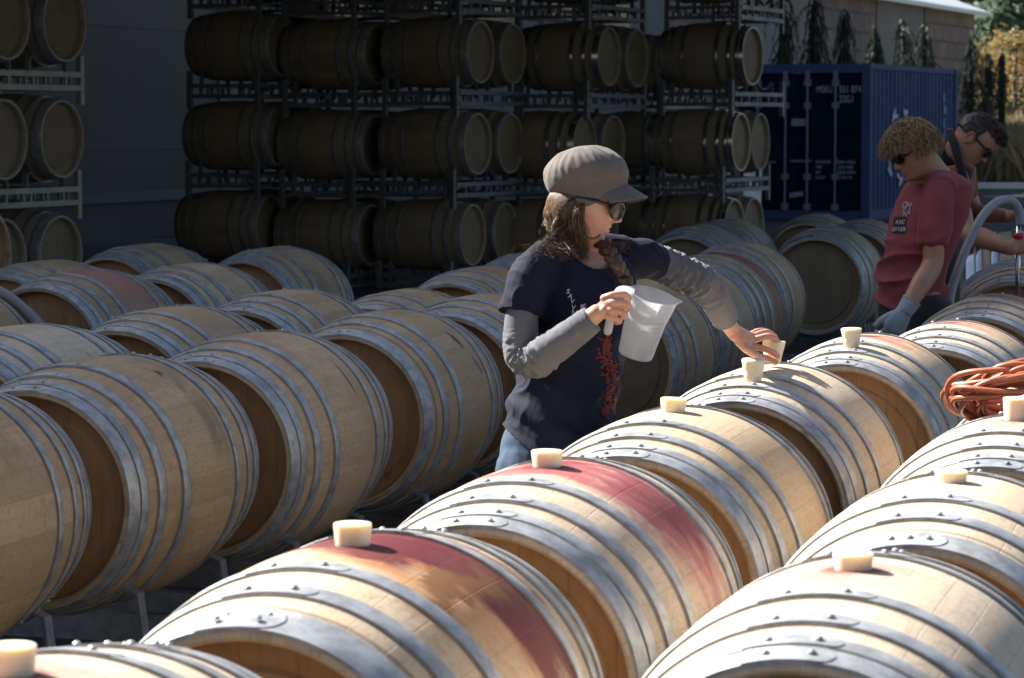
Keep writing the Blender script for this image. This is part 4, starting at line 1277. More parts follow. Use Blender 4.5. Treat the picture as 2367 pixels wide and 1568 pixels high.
digit(b, D((1388, 728, 6.880), (1405, 732, 6.867), (1422, 737, 6.868), (1432, 743, 6.884), (1425, 746, 6.905)), .0086, .0070)
digit(b, D((1380, 718, 6.900), (1398, 702, 6.925), (1418, 690, 6.940), (1434, 684, 6.945)), .0125, .0090)
# left hand closing on the bung
rows = []
a1 = Vector((.18, .86, .48)).normalized()       # across the palm, away from the thumb
for (u, v, y, w, h) in ((1697, 768, 7.605, .024, .020), (1712, 778, 7.615, .031, .020), (1728, 787, 7.632, .038, .018), (1741, 790, 7.650, .038, .015)):
    c = at(u, v, y); d_ = Vector((.55, .35, -.25)).normalized(); a2 = d_.cross(a1).normalized()
    rows.append([c + a1 * cos(2 * pi * k / 20) * w + a2 * sin(2 * pi * k / 20) * h for k in range(20)])
b.grid(rows, True, False, True, True)
digit(b, D((1728, 797, 7.624), (1742, 801, 7.618), (1764, 806, 7.622), (1786, 815, 7.636), (1798, 825, 7.652)), .0098, .0078)
digit(b, D((1738, 787, 7.640), (1752, 783, 7.638), (1776, 778, 7.640), (1796, 790, 7.656), (1803, 808, 7.674)), .0100, .0080)
digit(b, D((1741, 778, 7.664), (1755, 772, 7.668), (1774, 768, 7.682), (1790, 778, 7.700), (1797, 794, 7.712)), .0094, .0076)
digit(b, D((1738, 772, 7.686), (1750, 766, 7.694), (1766, 765, 7.712), (1780, 775, 7.728), (1786, 792, 7.733)), .0084, .0068)
digit(b, D((1708, 790, 7.600), (1724, 806, 7.598), (1746, 820, 7.602), (1772, 830, 7.618), (1792, 838, 7.634)), .0125, .0086)
# hips and legs
for s in (-1, 1):
    hp = hipc + r_ * .080 * s + Vector((0, 0, -.10)); kn = Vector((hp.x + .03 * s * r_.x, hp.y + .02, .45)); an = Vector((kn.x, kn.y + .03, .08))
    leg(b, hp, kn, an, (.072, .055, .04))
shift(b, org)
body = organic('body', b, SK, WM, .0027, 3)
_ci = CTM0.inverted()
for v_ in body.data.vertices:        # hair pressed flat under the cap
    q = _ci @ (v_.co + org)
    if q.z > -.034 and q.z < .2 and (q.z > -.012 or q.x > .02):
        k = 1 - .15 * smooth01((q.z + (.034 if q.x > .02 else .012)) / .016)
        q2 = Vector((q.x * k, q.y * k, min(q.z, .085)))
        v_.co = CTM0 @ q2 - org
# jeans
b = MB()
torso(b, [(1283, 1180, .150, .112), (1283, 1075, .156, .116), (1285, 1015, .152, .113), (1289, 982, .142, .104), (1292, 960, .128, .092)], YAW, Wy)
for s in (-1, 1):
    hp = hipc + r_ * .085 * s + Vector((0, 0, -.05)); kn = Vector((hp.x + .03 * s * r_.x, hp.y + .02, .45)); an = Vector((kn.x, kn.y + .03, .07))
    leg(b, hp, kn, an, (.098, .070, .055))
jn = organic('jeans', shift(b, org), denim, WM, .006, 2, folds(.004, 9, 3.0, st=(1, 1, .6)))
b = MB()
for s in (-1, 1):
    hp = hipc + r_ * .085 * s; shoe(b, (hp.x + .03 * s * r_.x, hp.y + .05, 0), f_)
shift(b, org).obj('shoes', mat('brown_leather', (.08, .05, .035), .5), WM)
b = MB(); pts = [at(1176 + k * 1.2, 998 + k * 14, 7.04 - k * .001) for k in range(6)]
# T-shirt
b = MB()
tshirt = [(1284, 1052, .166, .126), (1287, 1005, .160, .123), (1300, 935, .150, .115), (1316, 870, .139, .110), (1326, 790, .147, .112), (1337, 712, .155, .114), (1345, 650, .158, .108), (1350, 606, .144, .088), (1349, 590, .112, .074)]
torso(b, tshirt, YAW, Wy, front=bust)
limb(b, [(1258, 610, 7.06, .058), (1232, 640, 7.03, .059), (1213, 690, 7.01, .055), (1205, 726, 7.00, .057)], end=False)
limb(b, [(1440, 606, 7.22, .052), (1478, 598, 7.26, .052), (1500, 601, 7.29, .049), (1518, 605, 7.31, .0495)], end=False)
# shoulder yoke
b.tube([at(1262, 608, 7.06), at(1305, 585, 7.10), at(1350, 582, 7.15), at(1405, 578, 7.20), at(1455, 590, 7.24)], [.045, .042, .036, .042, .045], 16)
def tdisp(c, n):
    w = c + org
    k = folds(.0075, 7.0, 1.0, dirv=(.8, .2, -.6), st=(.55, 1.3, 1.6))(c, n)
    low = smooth01((1.12 - w.z) / .15)
    k2 = .006 * sin((w.z * 1.0 + (w.x - .1) * .55) * 75 + 2.0 * noise.noise(w * 6)) * low * (.6 + .6 * noise.noise(w * 4))
    k3 = folds(.0035, 15.0, 7.0, dirv=(.7, .2, -.7), st=(.5, 1.2, 1.6))(c, n)
    return k * (.6 + .8 * low) + max(-.004, k2) + k3
ts = organic('t_shirt', shift(b, org), navy, WM, .0042, 2, tdisp)
def cut(o, fn):
    bm = bmesh.new(); bm.from_mesh(o.data)
    bmesh.ops.delete(bm, geom=[f for f in bm.faces if fn(f.calc_center_median())], context='FACES')
    bm.to_mesh(o.data); bm.free()
NK = at(1374, 556, 7.08) - org
cut(ts, lambda c: c.x + org.x < .13 and c.z < .862 - (c.x + org.x + .027) * .75)
cut(ts, lambda c: (Vector(((c.x - NK.x), (c.y - NK.y) * .8, (c.z - NK.z) * .92))).length < .070)
# cut the neckline: push the collar down to a scoop
def sleeve(name, pts, mod, m, parent, org_, vox=.0036, cuff=None):
    q = MB(); P = spline([tuple(at(u, v, y)) + (r,) for u, v, y, r in pts], 14)
    q.tube([p[:3] for p in P], [p[3] for p in P], 40, mod=mod)
    return shift(q, org_).obj(name, m, parent)
def wr(t, th, zones, seed):
    """gathered cloth: broken, slanting ridges concentrated where the arm bends"""
    k = 1.0
    for c0, w, amp, fr in zones:
        q = Vector((t * fr + .55 * cos(th + seed), cos(th) * 1.15, sin(th) * 1.15)) + Vector((seed * 3.1, 0, seed))
        v = noise.noise(q) + .45 * noise.noise(q * 2.1)
        rid = max(0.0, 1 - abs(v) * 2.6) ** 1.5
        k += amp * g(t - c0, w) * (rid - .35)
    return k
sleeve('long_sleeve', [(1209, 690, 7.0, .038), (1205, 745, 6.99, .042), (1204, 790, 6.98, .044), (1212, 826, 6.97, .045), (1240, 829, 6.945, .046), (1275, 806, 6.92, .043), (1320, 774, 6.90, .038), (1352, 750, 6.888, .036), (1368, 738, 6.884, .034)],
       lambda t, th: wr(t, th, ((.48, .14, .22, 26), (.26, .07, .10, 22), (.92, .06, .06, 30), (.7, .2, .05, 12)), 1.0), grayk, WM, org)
sleeve('long_sleeve', [(1497, 601, 7.29, .036), (1520, 606, 7.312, .042), (1550, 620, 7.345, .043), (1585, 636, 7.38, .044), (1620, 652, 7.42, .044), (1643, 676, 7.47, .042), (1660, 704, 7.525, .040), (1674, 732, 7.57, .0365), (1677, 738, 7.578, .0365)],
       lambda t, th: wr(t, th, ((.16, .14, .22, 30), (.38, .14, .26, 30), (.6, .1, .12, 22), (.95, .05, .05, 30)), 2.2), grayk, WM, org)

# cap
CF = Vector((sin(radians(77)), -cos(radians(77)), 0)) * cos(radians(13)) + Vector((0, 0, sin(radians(13))))
CTm = frame_T(at(1362, 440, 7.12), CF, radians(-3))
b = MB(); rows = []
rows = []
prof_c = [(.010, .1005, .079, -.004), (.018, .102, .081, -.004), (.030, .105, .084, -.004), (.034, .108, .087, -.004), (.050, .112, .091, -.006), (.075, .111, .091, -.009), (.098, .102, .084, -.013), (.118, .086, .071, -.015), (.134, .064, .053, -.016), (.145, .040, .034, -.016), (.150, .018, .016, -.016), (.151, .004, .004, -.016)]
PC = spline(prof_c, 5)
for z, a_, w_, dx in PC:
    row = []
    for k in range(128):
        th = 2 * pi * k / 128
        up = smooth01((z - .045) / .05) * (1 - smooth01((z - .138) / .01))
        q = Vector((dx + cos(th) * a_, sin(th) * w_, z))
        fo = (1 - abs(noise.noise(Vector((cos(th) * 5, sin(th) * 5, z * 14)))) * 2.4)
        fo = max(0, fo) ** 2
        k_ = 1 + up * (.030 * fo - .008 + .012 * noise.noise(q * 22))
        row.append(CTm @ Vector((q.x * k_ * .94 + .007, q.y * k_ * .985, q.z * .85 * (1 + up * .03 * fo) - .016 - smooth01((.034 - z) / .03) * (.020 * sin(th) ** 2 + .020 * smooth01((.75 - cos(th)) / .7)))))
    rows.append(row)
b = MB(); b.grid(rows, True, False, False, True)
cp = shift(b, org).obj('cap', cap_m, WM)
b = MB(); rows = []
for i in range(13):
    t = i / 12; row = []
    for j in range(25):
        th = lerp(-1.12, 1.12, j / 24)
        L_ = .056 * (max(0, cos(th * 1.1)) ** .6) * t
        x = cos(th) * .100 + L_ * .78 - .003; y = sin(th) * .081 * (1 + .05 * t); z = -.006 - .022 * sin(th) ** 2 - L_ * .74
        row.append(CTm @ Vector((x, y, z)))
    rows.append(row)
b.grid(rows, False); bk = len(b.v)
nrm = CTm.to_3x3() @ Vector((0, 0, -.003))
b.grid([[p + nrm for p in r] for r in rows], False)
b.grid([rows[-1], [p + nrm for p in rows[-1]]], False)
shift(b, org).obj('cap_visor', cap_m, cp)
glasses(HT @ Matrix.Translation((.006, 0, -.011)), WM, org, big=1.08)

# hair
def hair_strands(b, starts, rng, n, rad=.0011):
    for k in range(n):
        ps = starts(rng)
        P = spline(ps, 5); N = len(P)
        w1, w2 = rng.uniform(0, 6.28), rng.uniform(20, 60)
        b.tube([Vector(p) for p in P], [rad * rng.uniform(.6, 1.3) * (1 - .75 * (i / (N - 1)) ** 2) for i in range(N)], 3, False)
rng = random.Random(21)
b = MB()
# mass at the back of the head and over the ear
rows = []
for z, cx, a_, w_ in ((.05, -.004, .056, .052), (.03, -.004, .060, .058), (.005, -.006, .066, .066), (-.02, -.010, .071, .072), (-.045, -.014, .068, .070), (-.07, -.022, .062, .064), (-.095, -.014, .052, .054), (-.12, -.004, .040, .042), (-.14, .004, .022, .024)):
    rows.append([HT @ Vector((cx + cos(t) * a_ * (1 if cos(t) < 0 else .55), sin(t) * w_, z)) for t in [2 * pi * k / 48 for k in range(48)]])
b.grid([[Vector(p) for p in r] for r in zip(*[spline([tuple(r[k]) for r in rows], 3) for k in range(48)])], True, False, True, True)
hb = organic('hair', shift(b, org), hair_brown, WM, .004, 2, folds(.004, 30, 8.0, dirv=(.2, 0, -1), st=(.22, 1.8, 1.8)))
b = MB()
def s1(r):
    a = r.uniform(0, 1); u0 = lerp(1292, 1352, a); y0 = 7.05 + .06 * (1 - a) + r.uniform(-.01, .01)
    e = r.uniform(-1, 1)
    return [at(u0, r.uniform(462, 470), y0), at(u0 - 10 + r.gauss(0, 6), 500 + r.gauss(0, 5), y0 - .015), at(lerp(1290, 1345, a) + r.gauss(0, 9), 545 + r.gauss(0, 8), y0 - .01 + r.gauss(0, .01)), at(lerp(1325, 1365, r.random()), 585 + r.gauss(0, 12), 7.05 + r.gauss(0, .012))]
hair_strands(b, s1, rng, 620, .0008)
def s0(r):
    t = r.uniform(-3.5, -.75); z = .03
    ps = []
    for zz, cx, a_, w_ in ((.035, -.004, .064, .062), (-.005, -.008, .074, .074), (-.05, -.014, .072, .074), (-.11, -.006, .055, .056)):
        tt = t + r.gauss(0, .05) + .25 * (0.03 - zz) / .14
        ps.append(HT @ Vector((cx + cos(tt) * a_ * (1 if cos(tt) < 0 else .6), sin(tt) * w_, zz)))
    return ps
hair_strands(b, s0, rng, 1700, .0010)
def s2(r):
    return [at(r.uniform(1285, 1335), r.uniform(470, 500), 7.08), at(r.uniform(1275, 1325), r.uniform(515, 545), 7.05), at(r.uniform(1240, 1315), r.uniform(555, 585), 7.02), at(r.uniform(1195, 1330), r.uniform(565, 608), 7.0 + r.uniform(-.03, .03))]
hair_strands(b, s2, rng, 170, .0007)
def s3(r):
    return [at(r.uniform(1280, 1300), r.uniform(468, 480), 7.12), at(r.uniform(1262, 1290), r.uniform(485, 505), 7.11), at(r.uniform(1250, 1300), r.uniform(500, 530), 7.09)]
hair_strands(b, s3, rng, 70, .0006)
def s5(r):
    return [at(r.uniform(1395, 1415), r.uniform(556, 566), 7.06), at(r.uniform(1420, 1450), r.uniform(560, 580), 7.05), at(r.uniform(1430, 1480), r.uniform(545, 600), 7.04)]
hair_strands(b, s5, rng, 26, .0005)
for k in range(4):     # the lock curling along the jaw
    o_ = k * 1.2
    P = spline([at(1349 + o_, 470, 7.045), at(1343 + o_, 500, 7.04), at(1345 + o_, 530, 7.04), at(1356 + o_, 548, 7.038), at(1374, 553 - o_, 7.036), at(1388, 545 - o_, 7.036)], 5)
    b.tube(P, [.0014] * len(P), 4, False)
shift(b, org).obj('hair_strands', hair_brown, hb, True, fix=False)
# braid over the far shoulder, hanging in front of the chest
b = MB(); P = spline([at(1392, 562, 7.09), at(1412, 590, 7.045), at(1428, 615, 7.03), at(1442, 640, 7.03), at(1455, 662, 7.035), at(1460, 690, 7.04)], 6)
nB = len(P) - 1
for k in range(15):
    t = k / 15 * nB; i = int(t); p = Vector(P[i]).lerp(Vector(P[min(i + 1, nB)]), t - i); dd = (Vector(P[min(i + 1, nB)]) - Vector(P[max(i - 1, 0)])).normalized()
    sd = dd.cross(Vector((0, 1, 0))).normalized(); s = 1 if k % 2 else -1
    r = lerp(.0165, .010, k / 15)
    q = (dd * .8 + sd * s * -.55).normalized()
    b.ball(p + sd * s * r * .42, (r * .72, r * .75, r * 1.45), 12, 8, q.to_track_quat('Z', 'Y').to_matrix())
for k in range(26):
    i = min(int(k / 26 * nB), nB - 1); p = Vector(P[i]); b.tube([p, p + Vector((rng.uniform(-.03, .03), -.01, rng.uniform(-.03, .0)))], [.0007, .0003], 3, False)
br_ = shift(b, org).obj('braid', hair_brown, hb)
b = MB(); p = Vector(P[int(nB * .62)]); b.ball(p, (.014, .014, .007), 12, 6); shift(b, org).obj('hair_tie', black_m, br_)

# shirt print
deps = bpy.context.evaluated_depsgraph_get()
def bvh_of(o):
    me = o.data; return BVHTree.FromPolygons([v.co + org0 for v in me.vertices], [p.vertices for p in me.polygons])
org0 = org; tb = bvh_of(ts)
def hit(u, v, tree):
    d = (at(u, v, 7.0) - cam.location).normalized()
    h = tree.ray_cast(cam.location, d)
    return (h[0], h[1]) if h[0] is not None else (None, None)
ink = mat('white_print', (.62, .63, .68), .8); redink = mat('red_print', (.22, .034, .03), .8)
def decal_text(ch, u, v, size, tree, m, parent, o_, roll=0.0, lift=.0015):
    p, n = hit(u, v, tree)
    if p is None: return
    q = flat_text(ch, size, m, parent, (0, 0, 0), (0, 0, 0), 'print', .0004, 'CENTER')
    n = n.normalized()
    if n.y > 0: n = -n
    up = Vector((0, 0, 1)); x = up.cross(n).normalized(); yv = n.cross(x)
    R = Matrix((x, yv, n)).transposed() @ Matrix.Rotation(roll, 3, 'Z')
    q.matrix_local = Matrix.Translation(p + n * lift - o_) @ R.to_4x4()
    return q
pr = [('S', 1312, 679, -.3), ('A', 1317, 690, -.3), ('V', 1322, 702, -.25), ('V', 1325, 716, -.15), ('N', 1327, 728, -.1)]
for ch, u, v, rl in pr:
    decal_text(ch, u, v, .017, tb, ink, ts, org, rl)
for ch, u, v in (('B', 1345, 713), ('E', 1351, 712)): decal_text(ch, u, v, .014, tb, ink, ts, org)
b = MB(); rng = random.Random(4)
blobs = [(1402, 790, 10, 14), (1396, 820, 20, 16), (1408, 846, 22, 20), (1412, 872, 18, 14), (1412, 905, 14, 16), (1408, 932, 14, 18), (1402, 950, 8, 8)]
for (cu_, cv_, ru, rv) in blobs:
    for k in range(20):
        a = rng.uniform(0, 6.28); u0, v0 = cu_ + rng.uniform(-.8, .8) * ru, cv_ + rng.uniform(-.8, .8) * rv
        pts = []; cur = rng.uniform(-.8, .8)
        for i in range(16):
            p, n = hit(u0, v0, tb)
            if p is None or (p - at(u0, v0, 7.1)).length > .35: break
            pts.append(p + n * .0006 * (1 if n.y < 0 else -1))
            a += cur + rng.uniform(-.3, .3); u0 += cos(a) * 1.15; v0 += sin(a) * 1.15
        if len(pts) > 4: b.tube(pts, .0017, 4)
if b.v: shift(b, org).obj('print', redink, ts, True, fix=False)

# bung in her hand
bung(at(1785, 838, 7.678), 'bung held in the fingers of the woman', full=True, tilt=0.0, R=(.0, .08, 0))

# ------------------------------------------------ jug
jm = NT('milky_plastic')
t1 = jm.add('ShaderNodeBsdfTransparent'); t1.inputs[0].default_value = (.90, .92, .95, 1)
t2 = jm.add('ShaderNodeBsdfTranslucent'); t2.inputs[0].default_value = (.93, .95, .97, 1)
jm.p.inputs['Base Color'].default_value = (.82, .85, .88, 1); jm.p.inputs['Roughness'].default_value = .22
mx1 = jm.add('ShaderNodeMixShader'); mx2 = jm.add('ShaderNodeMixShader')
fr = jm.map(jm.noise(jm.coord(), 14, 4), .35, .7, .40, .54)
jm.link(fr, mx1.inputs[0]); mx2.inputs[0].default_value = .42
jm.link(jm.p.outputs[0], mx2.inputs[1]); jm.link(t2.outputs[0], mx2.inputs[2])
jm.link(mx2.outputs[0], mx1.inputs[1]); jm.link(t1.outputs[0], mx1.inputs[2]); jm.link(mx1.outputs[0], jm.n['Material Output'].inputs[0])
jb, jt = at(1468, 821, 6.985), at(1509, 682, 6.945)
JG = empty('measuring_jug', jb); tag(JG, 'milky translucent plastic measuring jug in the right hand of the woman', 'jug')
ax = (jt - jb); Hh = ax.length; ax.normalize()
xx = (Vector((1, .12, 0)) - ax * ax.dot(Vector((1, .12, 0)))).normalized(); yy = ax.cross(xx)
def jp(r, th, z, lip=0.0):
    return xx * (cos(th) * r + lip) + yy * sin(th) * r + ax * z
rows = []
for r, z in ((.001, .004), (.038, .003), (.0425, .001), (.0435, .006), (.0505, Hh * .55), (.0565, Hh * .93), (.058, Hh * .975), (.0605, Hh * .985), (.0607, Hh), (.0580, Hh * .998)):
    rows.append([jp(r, 2 * pi * k / 64, z, .016 * (g(((k / 64 + .5) % 1 - .5) * 2 * pi, .22)) * smooth01((z - Hh * .86) / (Hh * .13))) for k in range(64)])
b = MB(); b.grid(rows, True, False, True, False); b.obj('vessel', jm.mat, JG)
b = MB(); o2 = jb
hp = [at(1462, 676, 6.935), at(1447, 671, 6.922), at(1432, 673, 6.912), at(1424, 690, 6.905), at(1418, 715, 6.903), at(1411, 740, 6.903), at(1405, 766, 6.903)]
b.tube([p - o2 for p in map(Vector, spline(hp, 4))], .0105, 12, flat=.65, up=(0, 1, 0)); b.ball(hp[-1] - o2, (.0105, .007, .0105)); b.obj('handle', jm.mat, JG)
b = MB()
for k in range(9):
    z = Hh * (.18 + .08 * k)
    r = .0435 + (.0565 - .0435) * z / (Hh * .93) + .0006
    b.tube([jp(r, -1.2 + .02 * q, z) for q in range(0, 12 if k % 2 else 20)], .0006, 4)
b.obj('scale_marks', mat('scale_print', (.35, .38, .42), .6), JG)

# ------------------------------------------------ man in the red T-shirt
org = Vector((1.64, 11.85, 0)); By = 11.8; YB = radians(-62)
BM = empty('person', org); tag(BM, 'man with tousled blond hair, sunglasses and red T-shirt, a glove on his hand', 'person')
bt = [(2118, 735, .150, .115), (2110, 690, .150, .128), (2110, 645, .146, .126), (2130, 560, .160, .128), (2148, 500, .182, .124), (2165, 445, .182, .105), (2172, 418, .150, .085), (2160, 396, .080, .062)]
bh = at(2110, 350, 11.75); bf = Vector((-.93, -.36, 0)).normalized(); bfw = bf * cos(radians(30)) + Vector((0, 0, -sin(radians(30)))); BT = frame_T(bh, bfw, radians(3))
bA = [(2166, 454, 11.64, .040), (2163, 500, 11.60, .042), (2158, 560, 11.57, .044), (2155, 612, 11.56, .043), (2130, 655, 11.50, .043), (2100, 705, 11.44, .031), (2092, 718, 11.43, .029)]
b = MB(); fB, rB = torso(b, bt, YB, By, infl=-.015)
b.tube([at(2160, 420, 11.8), at(2150, 395, 11.79), at(2135, 372, 11.77), at(2118, 358, 11.76)], [.085, .066, .062, .062], 20)
head_geo(b, BT, 1.04, True, 1.04); ear_geo(b, BT, 1, 1.04); ear_geo(b, BT, -1, 1.04)
limb(b, bA)
limb(b, [(2140, 450, 12.0, .055), (2110, 520, 12.05, .046), (2085, 600, 11.95, .042), (2060, 680, 11.85, .030)])
hip = at(2115, 715, By)
for s in (-1, 1):
    hp = hip + rB * .09 * s; leg(b, hp, (hp.x - .03, hp.y, .48), (hp.x, hp.y + .02, .08), (.095, .062, .045))
gw = at(2090, 722, 11.43); gd = (at(2062, 766, 11.42) - gw).normalized(); gn = Vector((.45, -.80, .1)); gn = (gn - gd * gn.dot(gd)).normalized(); gl = gd.cross(gn).normalized()
if gl.x > 0: gl = -gl
hand_geo(b, gw, gd, gn, gl, 1.0, (.5, .7, .5), .2)
hand_geo(b, at(2060, 690, 11.85), Vector((-.3, 0, -1)), Vector((-.8, .5, .2)), Vector((0, -1, .1)), 1.0)
organic('body', shift(b, org), SK2, BM, .0045, 2)
b = MB(); torso(b, bt, YB, By)
b.tube([at(2140, 428, 11.95), at(2168, 424, 11.8), at(2178, 440, 11.63)], [.062, .066, .060], 18)
limb(b, [(2168, 450, 11.64, .062), (2163, 500, 11.60, .066), (2157, 568, 11.575, .064)], end=False)
limb(b, [(2140, 450, 12.0, .058), (2112, 515, 12.04, .058)])
def bdisp(c, n):
    w = c + Vector((1.64, 11.85, 0)); low = smooth01((1.25 - w.z) / .25)
    return folds(.022, 5.5, 4.0, dirv=(1, 0, .35), st=(.45, .6, 2.4))(c, n) * (.22 + low) + .004
rs = organic('t_shirt', shift(b, org), red_m, BM, .006, 2, bdisp)
org0 = org; rb_ = bvh_of(rs)
ink2 = mat('worn_white_print', (.40, .40, .43), .8)
blk = mat('black_print', (.012, .012, .014), .8)
def patch(us, vs_, tree, m, parent, o_, lift=.003):
    q = MB(); rows = []
    for v in vs_:
        row = []
        for (u0, u1) in (us,):
            for k in range(9):
                u = lerp(u0 + (v - vs_[0]) * -.12, u1 + (v - vs_[0]) * -.12, k / 8); p, n = hit(u, v, tree)
                if p is None: p, n = at(u, v, 11.6), Vector((0, -1, 0))
                if n.y > 0: n = -n
                row.append(p + n * lift)
        rows.append(row)
    q.grid(rows, False); return shift(q, o_).obj('print', m, parent, True, fix=False)
patch((2068, 2096), [502 + 4.2 * k for k in range(10)], rb_, blk, rs, org)
for ch, u, v in (('A', 2075, 519), ('U', 2083, 519), ('C', 2090, 519), ('O', 2067, 536), ('F', 2073, 536), ('F', 2079, 536), ('E', 2085, 536), ('R', 2091, 536)):
    decal_text(ch, u, v, .026, rb_, ink, rs, org, 0, .006)
for k, (u, v, s_) in enumerate(((2089, 482, .055), (2099, 486, .06), (2090, 498, .05), (2101, 500, .05))):
    decal_text('OMSW'[k], u, v, s_ * .8, rb_, ink2, rs, org, .3 * (k - 1), .005)
b = MB(); torso(b, [(2122, 860, .16, .12), (2118, 735, .172, .128), (2114, 690, .166, .128)], YB, By)
for s in (-1, 1):
    hp = hip + rB * .09 * s + Vector((0, 0, -.03)); leg(b, hp, (hp.x - .05, hp.y, .48), (hp.x, hp.y + .02, .07), (.115, .085, .07))
organic('trousers', shift(b, org), fabric('dark_trousers', (.028, .030, .033), (.02, .021, .024)), BM, .008, 2, folds(.006, 6, 6))
b = MB()
for s in (-1, 1): shoe(b, (hip.x + rB.x * .09 * s, hip.y + rB.y * .09 * s + .02, 0), fB)
shift(b, org).obj('shoes', black_m, BM)
b = MB(); W0 = gw - gd * .035
b.tube([gw - gd * .055, gw - gd * .03, gw + gd * .0], [.040, .037, .034], 16)
hand_geo(b, gw, gd, gn, gl, 1.02, (.5, .7, .5), .2, 1.22)
organic('glove', shift(b, org), glove_m, BM, .0035, 1, folds(.002, 30, 2))
b = MB(); b.tube([gw - gd * .058 + gl * 0, gw - gd * .050], [.0415, .0405], 18); shift(b, org).obj('glove_cuff', mat('yellow_green_cuff', (.35, .40, .20), .8), BM)
glasses(BT, BM, org)
# curly hair: base volume and many curling locks
b = MB()
def scalp(th, ph, r=1.0, T=BT, sc=1.04):
    # th azimuth from the face, ph elevation
    return T @ Vector((( -.012 + cos(ph) * cos(th) * .098) * r * sc, cos(ph) * sin(th) * .080 * r * sc, (.022 + sin(ph) * .098 * r) * sc))
rows = []
for i in range(14):
    ph = lerp(-.25, 1.5, i / 13)
    rows.append([scalp(2 * pi * k / 40, ph if cos(2 * pi * k / 40) < .3 else max(ph, .5), 1.0) for k in range(40)])
b.grid(rows, True, False, True, True)
hB = organic('hair', shift(b, org), hair_blond, BM, .006, 2, folds(.007, 16, 5, st=(1, 1, 1)))
rng = random.Random(31); b = MB()
for k in range(2600):
    th = rng.uniform(-pi, pi); ph = rng.uniform(-.25, 1.5)
    if cos(th) > .35 and ph < .40: ph = rng.uniform(.4, 1.4)
    p = scalp(th, ph, .98); T3 = BT.to_3x3()
    nrm = (p - BT @ Vector((-.012, 0, .03))).normalized()
    flow = (T3 @ Vector((.7 if cos(th) > -.5 else .25, rng.uniform(-.4, .4), -.7)) + Vector((rng.uniform(-.4, .4), rng.uniform(-.2, .2), -.35))).normalized()
    L_ = rng.uniform(.03, .065); ps = []; a0 = rng.uniform(0, 6.28); cr = rng.uniform(.003, .009)
    s_ = nrm.cross(flow).normalized()
    for i in range(9):
        t = i / 8
        ps.append(p + nrm * (.010 + .018 * sin(t * 2.6)) + flow * L_ * t + s_ * cr * sin(a0 + t * 3.8) + nrm * cr * .7 * cos(a0 + t * 3.8))
    b.tube(ps, [.0017 * (1 - .6 * t / 8) * rng.uniform(.6, 1.1) for t in range(9)], 4, False)
shift(b, org).obj('hair_locks', hair_blond, hB, True, fix=False)

# ------------------------------------------------ man with dark hair
org = Vector((1.98, 12.85, 0)); Dy = 12.85; YD = radians(68)
DM = empty('person', org); tag(DM, 'dark haired man in a black and orange vest bending over a gray hose', 'person')
dh = at(2251, 326, 12.6); df = Vector((.88, -.30, 0)).normalized(); dfw = df * cos(radians(50)) + Vector((0, 0, -sin(radians(50)))); DT = frame_T(dh, dfw, radians(-6))
dt = [(2150, 720, .165, .125), (2150, 640, .165, .130), (2155, 560, .172, .130), (2168, 480, .185, .130), (2185, 410, .185, .115), (2196, 370, .145, .095), (2204, 345, .080, .070)]
b = MB(); fD, rD = torso(b, dt, YD, Dy, infl=-.018)
b.tube([at(2198, 375, 12.8), at(2210, 352, 12.75), at(2228, 338, 12.66)], [.080, .066, .060], 18)
head_geo(b, DT, 1.02, True, 1.03); ear_geo(b, DT, -1, 1.1); ear_geo(b, DT, 1, 1.1)
near = [(2205, 420, 12.62, .056), (2218, 480, 12.52, .050), (2236, 538, 12.42, .046), (2275, 552, 12.36, .045), (2325, 572, 12.28, .031), (2338, 575, 12.27, .030)]
farr = [(2222, 412, 13.0, .055), (2235, 450, 13.0, .048), (2252, 488, 12.95, .043), (2290, 496, 12.8, .040), (2330, 500, 12.62, .029)]
limb(b, near); limb(b, farr)
hand_geo(b, at(2336, 574, 12.27), Vector((1, .1, .25)), Vector((-.1, -.9, .35)), Vector((-.2, .3, .95)), 1.05, (.8, 1.2, .9), .5)
hand_geo(b, at(2332, 500, 12.60), Vector((1, -.1, .1)), Vector((.0, .5, .85)), Vector((0, -.85, .5)), 1.05, (.9, 1.2, .9), .6)
hip = at(2150, 720, Dy)
for s in (-1, 1):
    hp = hip + rD * .09 * s; leg(b, hp, (hp.x + .03, hp.y, .48), (hp.x, hp.y + .02, .08), (.095, .062, .045))
organic('body', shift(b, org), SK2, DM, .0045, 2)
b = MB(); torso(b, dt[:-1], YD, Dy)
b.tube([at(2198, 388, 12.80), at(2208, 362, 12.75), at(2216, 350, 12.71)], [.105, .088, .080], 18)
vs1 = organic('vest', shift(b, org), black_m, DM, .007, 2, folds(.006, 6, 9))
b = MB(); torso(b, [(2172, 500, .180, .118), (2184, 440, .188, .120), (2192, 400, .178, .108), (2198, 384, .150, .095)], YD, Dy, infl=.006)
limb(b, [(2205, 418, 12.64, .070), (2212, 455, 12.57, .066)]); limb(b, [(2222, 410, 12.98, .068), (2230, 440, 12.98, .062)])
organic('orange_shirt', shift(b, org), orange_m, DM, .007, 2, folds(.004, 8, 3))
b = MB()   # black harness strap and stand-up collar
b.tube(spline([at(2193, 300, 12.62), at(2204, 330, 12.56), at(2216, 372, 12.52), at(2228, 420, 12.50), at(2238, 470, 12.50), at(2240, 520, 12.52)], 5), .020, 10, flat=.45, up=(0, 1, 0))
shift(b, org).obj('strap', black_m, DM)
b = MB(); torso(b, [(2155, 900, .16, .12), (2150, 735, .172, .130), (2150, 690, .168, .128)], YD, Dy)
for s in (-1, 1):
    hp = hip + rD * .09 * s + Vector((0, 0, -.03)); leg(b, hp, (hp.x + .03, hp.y, .48), (hp.x, hp.y + .02, .07), (.115, .085, .07))
organic('trousers', shift(b, org), black_m, DM, .009, 2)
b = MB()
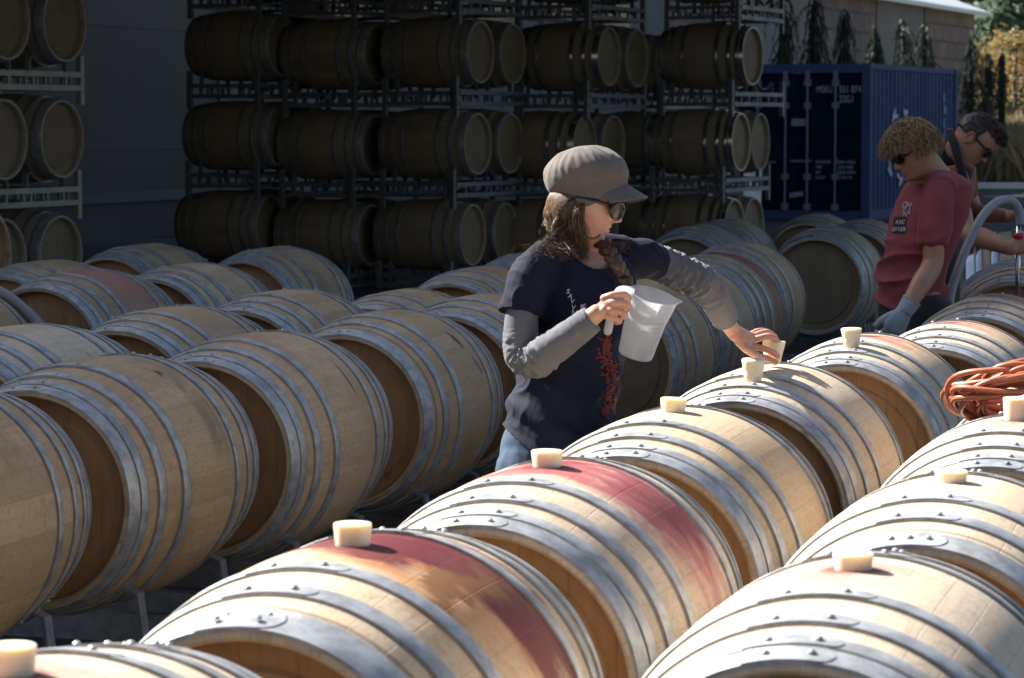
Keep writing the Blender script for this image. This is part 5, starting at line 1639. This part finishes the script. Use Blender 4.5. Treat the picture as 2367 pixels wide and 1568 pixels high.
for s in (-1, 1): shoe(b, (hip.x + rD.x * .09 * s, hip.y + rD.y * .09 * s, 0), fD)
shift(b, org).obj('shoes', black_m, DM)
glasses(DT, DM, org)
b = MB(); rows = []
for i in range(14):
    ph = lerp(-.30, 1.5, i / 13)
    rows.append([scalp(2 * pi * k / 40, ph if cos(2 * pi * k / 40) < .2 else max(ph, .48), 1.03, DT, 1.02) for k in range(40)])
b.grid(rows, True, False, True, True)
hD = organic('hair', shift(b, org), hair_dark, DM, .006, 2, folds(.003, 40, 5))
rng = random.Random(77); b = MB()
for k in range(900):
    th = rng.uniform(-pi, pi); ph = rng.uniform(-.2, 1.5)
    if cos(th) > .2 and ph < .5: ph = rng.uniform(.45, 1.3)
    p = scalp(th, ph, 1.01, DT, 1.02); T3 = DT.to_3x3(); nrm = (p - DT @ Vector((-.012, 0, .03))).normalized()
    fr_ = smooth01((cos(th) * cos(ph) - .1) / .5)
    fl = (T3 @ Vector((.9, rng.uniform(-.2, .2), .15)) + nrm * (.35 + .5 * fr_)).normalized(); L_ = .016 + .030 * fr_ * rng.uniform(.6, 1.1)
    b.tube([p, p + fl * L_ * .5 + nrm * .004, p + fl * L_], [.0022, .002, .0006], 4, False)
shift(b, org).obj('hair_locks', hair_dark, hD, True, fix=False)

# transfer hose and its valve in his hands
b = MB(); P = spline([at(2185, 800, 11.9), at(2196, 690, 12.0), at(2216, 620, 12.05), at(2240, 560, 12.1), at(2268, 505, 12.15), at(2298, 472, 12.2), at(2325, 462, 12.25), at(2345, 470, 12.27), at(2356, 492, 12.28), at(2358, 520, 12.28)], 6)
b.tube(P, .0195, 14); tag(b.obj('transfer_hose', mat('gray_transfer_hose', (.26, .28, .31), .5), None), 'thick gray transfer hose arching into the hands of the dark haired man', 'hose')
VL = empty('hose_valve', at(2354, 545, 12.28)); tag(VL, 'metal wand with a red ring gripped at the end of the gray hose', 'valve')
b = MB(); b.tube([(0, 0, .05), (0, 0, -.35)], .011, 12); b.obj('wand', M['hoop_shiny'], VL)
b = MB(); b.tube([(0, 0, .012), (0, 0, -.012)], [.021, .021], 16); b.obj('ring', mat('red_plastic', (.5, .02, .03), .3), VL)
